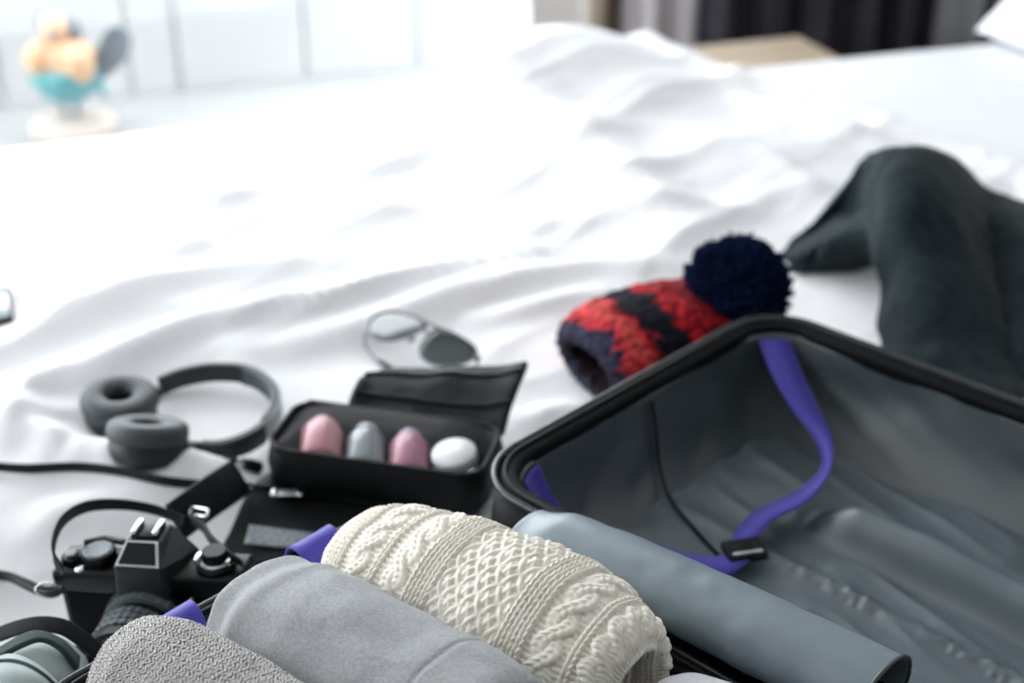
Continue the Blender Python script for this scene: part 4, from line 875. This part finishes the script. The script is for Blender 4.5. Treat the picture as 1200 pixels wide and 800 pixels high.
def hatmat():
    m = mat('variegated_yarn', (0.5, 0.05, 0.05), 0.95, sheen=0.1, spec=0.1, bump=0.6, bscale=500); nt = m.node_tree; N = nt.nodes; L = nt.links; b = N['Principled BSDF']
    uv = N.new('ShaderNodeUVMap'); uv.uv_map = 'uv'; no = N.new('ShaderNodeTexNoise'); no.inputs['Scale'].default_value = 9; no.inputs['Detail'].default_value = 8; no.inputs['Roughness'].default_value = 0.7
    mix = N.new('ShaderNodeMath'); mix.operation = 'MULTIPLY_ADD'; mix.inputs[1].default_value = 0.32; 
    sep = N.new('ShaderNodeSeparateXYZ'); sb = N.new('ShaderNodeMath'); sb.operation = 'SUBTRACT'; sb.inputs[1].default_value = 0.16
    L.new(uv.outputs[0], no.inputs['Vector']); L.new(uv.outputs[0], sep.inputs[0]); L.new(no.outputs['Fac'], mix.inputs[0]); L.new(sep.outputs[0], mix.inputs[2]); L.new(mix.outputs[0], sb.inputs[0])
    r = N.new('ShaderNodeValToRGB'); cr_ = r.color_ramp; cr_.interpolation = 'LINEAR'
    st = [(0.0, rgb(40, 12, 18)), (0.15, rgb(34, 18, 26)), (0.17, rgb(70, 72, 92)), (0.235, rgb(58, 60, 84)), (0.255, rgb(216, 58, 66)), (0.33, rgb(236, 96, 90)), (0.37, rgb(196, 40, 50)), (0.40, rgb(22, 24, 36)), (0.52, rgb(26, 26, 38)), (0.55, rgb(196, 34, 44)), (0.66, rgb(150, 18, 30)), (0.74, rgb(214, 44, 52)), (0.86, rgb(170, 24, 36)), (1.0, rgb(215, 50, 58))]
    cr_.elements[0].position, cr_.elements[0].color = st[0][0], (*st[0][1], 1); cr_.elements[1].position, cr_.elements[1].color = st[-1][0], (*st[-1][1], 1)
    for p_, c_ in st[1:-1]: e = cr_.elements.new(p_); e.color = (*c_, 1)
    L.new(sb.outputs[0], r.inputs['Fac'])
    n3 = N.new('ShaderNodeTexNoise'); n3.inputs['Scale'].default_value = 26; n3.inputs['Detail'].default_value = 4; L.new(uv.outputs[0], n3.inputs['Vector'])
    r3 = N.new('ShaderNodeValToRGB'); r3.color_ramp.elements[0].position = 0.42; r3.color_ramp.elements[0].color = (0.22, 0.2, 0.26, 1); r3.color_ramp.elements[1].position = 0.6; r3.color_ramp.elements[1].color = (1, 1, 1, 1)
    mm = N.new('ShaderNodeMix'); mm.data_type = 'RGBA'; mm.blend_type = 'MULTIPLY'; mm.inputs['Factor'].default_value = 0.8
    L.new(n3.outputs['Fac'], r3.inputs['Fac']); L.new(r.outputs[0], mm.inputs['A']); L.new(r3.outputs[0], mm.inputs['B']); L.new(mm.outputs['Result'], b.inputs['Base Color']); return m
uvh = np.stack([tm/tm.max(), Pg/(2*PI)*2.0], -1).reshape(-1, 2)
P[..., 2] = np.maximum(P[..., 2], BED+duvet_at(P[..., 0], P[..., 1])-0.003)
gridobj('knit_body', P, hatmat(), hat, True, uvh, flip=sg_ < 0)
# pompom of cut yarn
M_navy = mat('navy_yarn', rgb(14, 24, 50), 0.95, c2=rgb(22, 36, 70), nscale=60, spec=0.05)
pc = at(863, 338, 0.082); pr_ = 0.055
k_ = 2600; th = np.arccos(1-2*(np.arange(k_)+0.5)/k_); az = PI*(1+5**0.5)*np.arange(k_)
D = np.stack([np.sin(th)*np.cos(az), np.sin(th)*np.sin(az), np.cos(th)], 1)+rng.normal(0, 0.05, (k_, 3)); D /= np.linalg.norm(D, axis=1, keepdims=True)
rad = pr_*(0.93+0.11*rng.random(k_)); t1 = np.cross(D, rng.normal(0, 1, (k_, 3))); t1 /= np.linalg.norm(t1, axis=1, keepdims=True); t2 = np.cross(D, t1)
jit = rng.normal(0, 0.0022, (k_, 3)); rows = []
for fr_, wr_ in ((0.55, 0.0012), (0.9, 0.0019), (0.985, 0.0016), (1.0, 0.0006)):
    for j in range(4):
        a = j*PI/2; rows.append(pc+D*(rad*fr_)[:, None]+jit*fr_**2+wr_*(math.cos(a)*t1+math.sin(a)*t2))
R_ = np.stack(rows, 1).reshape(k_, 16, 3); base = gridF(4, 4, False, True); F = np.concatenate([base, np.array([[12, 13, 14, 15]])])
F = (F[None]+np.arange(k_)[:, None, None]*16).reshape(-1, 4)
obj('pompom', R_.reshape(-1, 3), F, M_navy, hat)
V, F = ball(pr_*0.88, pr_*0.88, pr_*0.88, pc, 20, 28); pmc = [o for o in hat.children if o.name.startswith('pompom')][0]; obj('pompom_core', V, F, M_navy, pmc)

# ================================================================== DARK GREEN WOOL SCARF
M_green = mat('dark_green_wool', rgb(38, 49, 53), 0.95, c2=rgb(30, 40, 44), nscale=90, bump=0.6, bscale=700, sheen=0.15, spec=0.1)
def A_(rows): return [[at(*q) for q in r] for r in rows]
main = loft(A_([[(1022, 205, .06), (1022, 190, .125), (1020, 195, .14), (1026, 240, .115), (1032, 300, .075), (1036, 350, .045), (1036, 396, .014), (1036, 440, .010)],
                [(1062, 200, .07), (1060, 186, .15), (1058, 190, .165), (1066, 240, .14), (1078, 300, .098), (1088, 360, .062), (1096, 420, .030), (1102, 490, .012)],
                [(1100, 200, .06), (1105, 190, .13), (1108, 200, .145), (1120, 240, .125), (1132, 300, .09), (1142, 360, .058), (1150, 420, .03), (1156, 490, .012)],
                [(1125, 225, .03), (1138, 218, .085), (1146, 232, .095), (1156, 270, .08), (1168, 320, .055), (1180, 380, .035), (1194, 440, .014), (1200, 500, .008)]]), 60, 90)
left = loft(A_([[(1040, 192, .13), (1024, 180, .125), (995, 208, .085), (960, 252, .038), (930, 285, .012), (915, 302, .004)],
                [(1040, 222, .11), (1020, 216, .09), (992, 238, .050), (965, 268, .022), (938, 292, .010), (922, 305, .005)],
                [(1042, 250, .09), (1020, 250, .060), (1000, 262, .042), (972, 278, .034), (945, 295, .020), (924, 308, .008)],
                [(1042, 272, .085), (1022, 272, .070), (1000, 276, .058), (975, 288, .040), (948, 302, .020), (926, 311, .006)],
                [(1044, 296, .030), (1022, 302, .016), (1000, 309, .008), (975, 312, .005), (950, 314, .003), (928, 314, .002)]]), 60, 70)
right = loft(A_([[(1085, 208, .05), (1120, 215, .080), (1160, 222, .085), (1200, 236, .085), (1250, 255, .08)],
                 [(1100, 230, .06), (1130, 240, .090), (1165, 250, .100), (1205, 268, .100), (1255, 290, .09)],
                 [(1120, 300, .04), (1150, 310, .060), (1180, 320, .075), (1220, 330, .08), (1265, 340, .07)],
                 [(1130, 380, .02), (1165, 390, .030), (1195, 400, .045), (1230, 410, .045), (1270, 420, .04)],
                 [(1140, 450, .008), (1175, 460, .008), (1205, 470, .010), (1240, 480, .012), (1275, 490, .01)]]), 50, 60)
parts = []
for G, sd_ in ((main, 1), (left, 2), (right, 3)):
    G = G+normals(G)*(0.014*(fbm(G[..., 0]*22, G[..., 1]*22+sd_, 60+sd_)-0.45))[..., None]
    parts.append((G.reshape(-1, 3), gridF(*G.shape[:2])))
V, F = join(parts); scf = obj('jumper', V, F, M_green); solidify(scf, 0.010, -1)
tag(scf, 'dark green wool jumper heaped on the duvet behind the suitcase', 'jumper')
V, F = tube(main[8:, 52]+np.array([0, 0, 0.003]), 0.0022, 6); s_ = obj('seam', V, F, M_green, scf)

# ================================================================== SAGE SHIRT, BELT, TABLET
M_sage = mat('pale_sage_cotton', rgb(172, 184, 183), 0.9, c2=rgb(162, 174, 173), nscale=30, bump=0.3, bscale=900, sheen=0.2)
M_dsage = mat('dark_sage_cotton', rgb(70, 84, 80), 0.9, c2=rgb(60, 74, 70), nscale=30, bump=0.3, bscale=900)
r1 = loft(A_([[(-40, 770, .045), (0, 752, .058), (40, 742, .066), (75, 748, .062), (100, 768, .050)], [(-40, 790, .055), (0, 775, .066), (40, 765, .072), (75, 772, .066), (98, 795, .050)], [(-40, 830, .050), (0, 822, .056), (40, 820, .058), (75, 822, .052), (95, 830, .040)], [(-40, 880, .01), (0, 878, .02), (40, 878, .02), (70, 876, .02), (88, 872, .015)]]), 30, 40)
shirt = thing('folded_shirt', (*at(30, 790, .0)[:2], BED), 'pale sage cotton shirt folded at the foot of the camera', 'shirt')
def skirt(G, out=0.010):        # close a cloth surface down to the duvet all round
    G = np.pad(G, ((1, 1), (1, 1), (0, 0)), 'edge'); c = G.reshape(-1, 3).mean(0)
    for sl_ in (np.s_[0], np.s_[-1], np.s_[:, 0], np.s_[:, -1]):
        e = G[sl_]; d = e[:, :2]-c[:2]; e[:, :2] += out*d/np.linalg.norm(d, axis=1, keepdims=True); e[:, 2] = BED+duvet_at(e[:, 0], e[:, 1])-0.001
    return G
r1s = skirt(r1); solidify(obj('body', r1s.reshape(-1, 3), gridF(*r1s.shape[:2]), M_sage, shirt), 0.003, -1)
r2 = loft(A_([[(-40, 772, .060), (0, 766, .075), (25, 768, .082), (50, 782, .080), (75, 806, .070)], [(-40, 800, .070), (0, 792, .084), (25, 794, .086), (48, 804, .082), (70, 822, .070)], [(-40, 860, .05), (0, 856, .055), (25, 858, .055), (48, 862, .05), (66, 866, .045)]]), 24, 40)
sl = obj('sleeve', r2.reshape(-1, 3), gridF(24, 40), M_sage, shirt); solidify(sl, 0.006, -1)
obj('hem_seam', *tube(r2[5]+np.array([0, 0, 0.001]), 0.0012, 6), M_dsage, sl)
cl_ = loft(A_([[(-40, 780, .062), (0, 760, .074), (25, 746, .08), (45, 741, .082), (70, 750, .076), (92, 770, .062)], [(-40, 790, .06), (0, 770, .074), (25, 757, .08), (48, 750, .082), (70, 760, .076), (90, 784, .060)]]), 8, 40)
solidify(obj('collar', cl_.reshape(-1, 3), gridF(8, 40), M_dsage, shirt), 0.004, 0)
bl = r1[0, ::8]+np.array([0, 0.009, 0.001])
def down(p, dx, dy, off=0.006): q = p+np.array([dx, dy, 0]); q[2] = BED+float(duvet_at(q[0], q[1]))+off; return q
bl = cr(np.concatenate([[down(bl[0], -0.060, -0.012), 0.5*(bl[0]+down(bl[0], -0.040, -0.008))+[0, 0, 0.006]], bl, [r1[0, -1]+[0.012, 0.004, -0.010], r1[8, -1]+[0.016, 0, -0.030]]]), 80)
belt = obj('belt', *sweep(bl, rrect(0.003, 0.012, 0.0014, 3), up=(0, 0.85, 0.5)), M_webbing)
tag(belt, 'broad black webbing belt curled over the sage shirt', 'belt')
tb = onto(-20, 360, 0.006); tb[2] = BED+float(duvet_at(tb[0]+np.linspace(-0.03, 0.03, 7), tb[1]+np.linspace(-0.03, 0.03, 7)).max())+0.003; tbt = thing('tablet', tb, 'thin pale tablet with black edge lying on the duvet', 'tablet')
f = Fr(tb, (0.93, 0.36, 0), (-0.36, 0.93, 0), (0, 0, 1)); M_screen = mat('pale_blue_screen_glass', rgb(188, 204, 210), 0.08, coat=1.0)
obj('case', *f.vf(box(0.06, 0.09, 0.007, 0.003)), M_black, tbt); obj('screen', *f.vf(box(0.054, 0.082, 0.001, 0.0004, 1, (0, 0, 0.0036))), M_screen, tbt)

# ================================================================== the soft duvet gives way under what lies on it
from mathutils.bvhtree import BVHTree
from mathutils import Vector
bpy.context.view_layer.update()
SINK = np.zeros_like(PZ); DV = RW(PX, PY, PZ)
for r in [o for o in COL.objects if o.parent is None and o.name in ('suitcase', 'jumper', 'film_camera', 'bobble_hat', 'headphones', 'toiletry_bag', 'sunglasses', 'folded_shirt', 'tablet', 'audio_plug')]:
    for o in [r]+list(r.children_recursive):
        if o.type != 'MESH' or o.name.startswith(('neck_strap', 'strap', 'pompom')): continue
        mw = o.matrix_world; Vw = [mw @ v.co for v in o.data.vertices]; bt = BVHTree.FromPolygons(Vw, [tuple(p.vertices) for p in o.data.polygons])
        a = np.array([v[:] for v in Vw]); lo, hi = a.min(0), a.max(0)
        if lo[2] > BED+0.06: continue
        idx = np.argwhere((DV[..., 0] > lo[0]) & (DV[..., 0] < hi[0]) & (DV[..., 1] > lo[1]) & (DV[..., 1] < hi[1]) & (PZ > BED-0.08))
        for i, j in idx:
            h = bt.ray_cast(Vector((DV[i, j, 0], DV[i, j, 1], BED-0.25)), Vector((0, 0, 1)))
            if h[0] is not None: SINK[i, j] = max(SINK[i, j], min(PZ[i, j]-h[0].z-0.001, 0.06))
for _ in range(4):
    b = np.pad(SINK, 1, 'edge'); b = (b[:-2, 1:-1]+b[2:, 1:-1]+b[1:-1, :-2]+b[1:-1, 2:]+4*b[1:-1, 1:-1])/8; SINK = np.maximum(SINK, b*0.97)
PZ = PZ-SINK; DUV.data.vertices.foreach_set('co', (RW(PX, PY, PZ).reshape(-1, 3)-ORG['duvet']).astype(np.float32).ravel()); DUV.data.update()
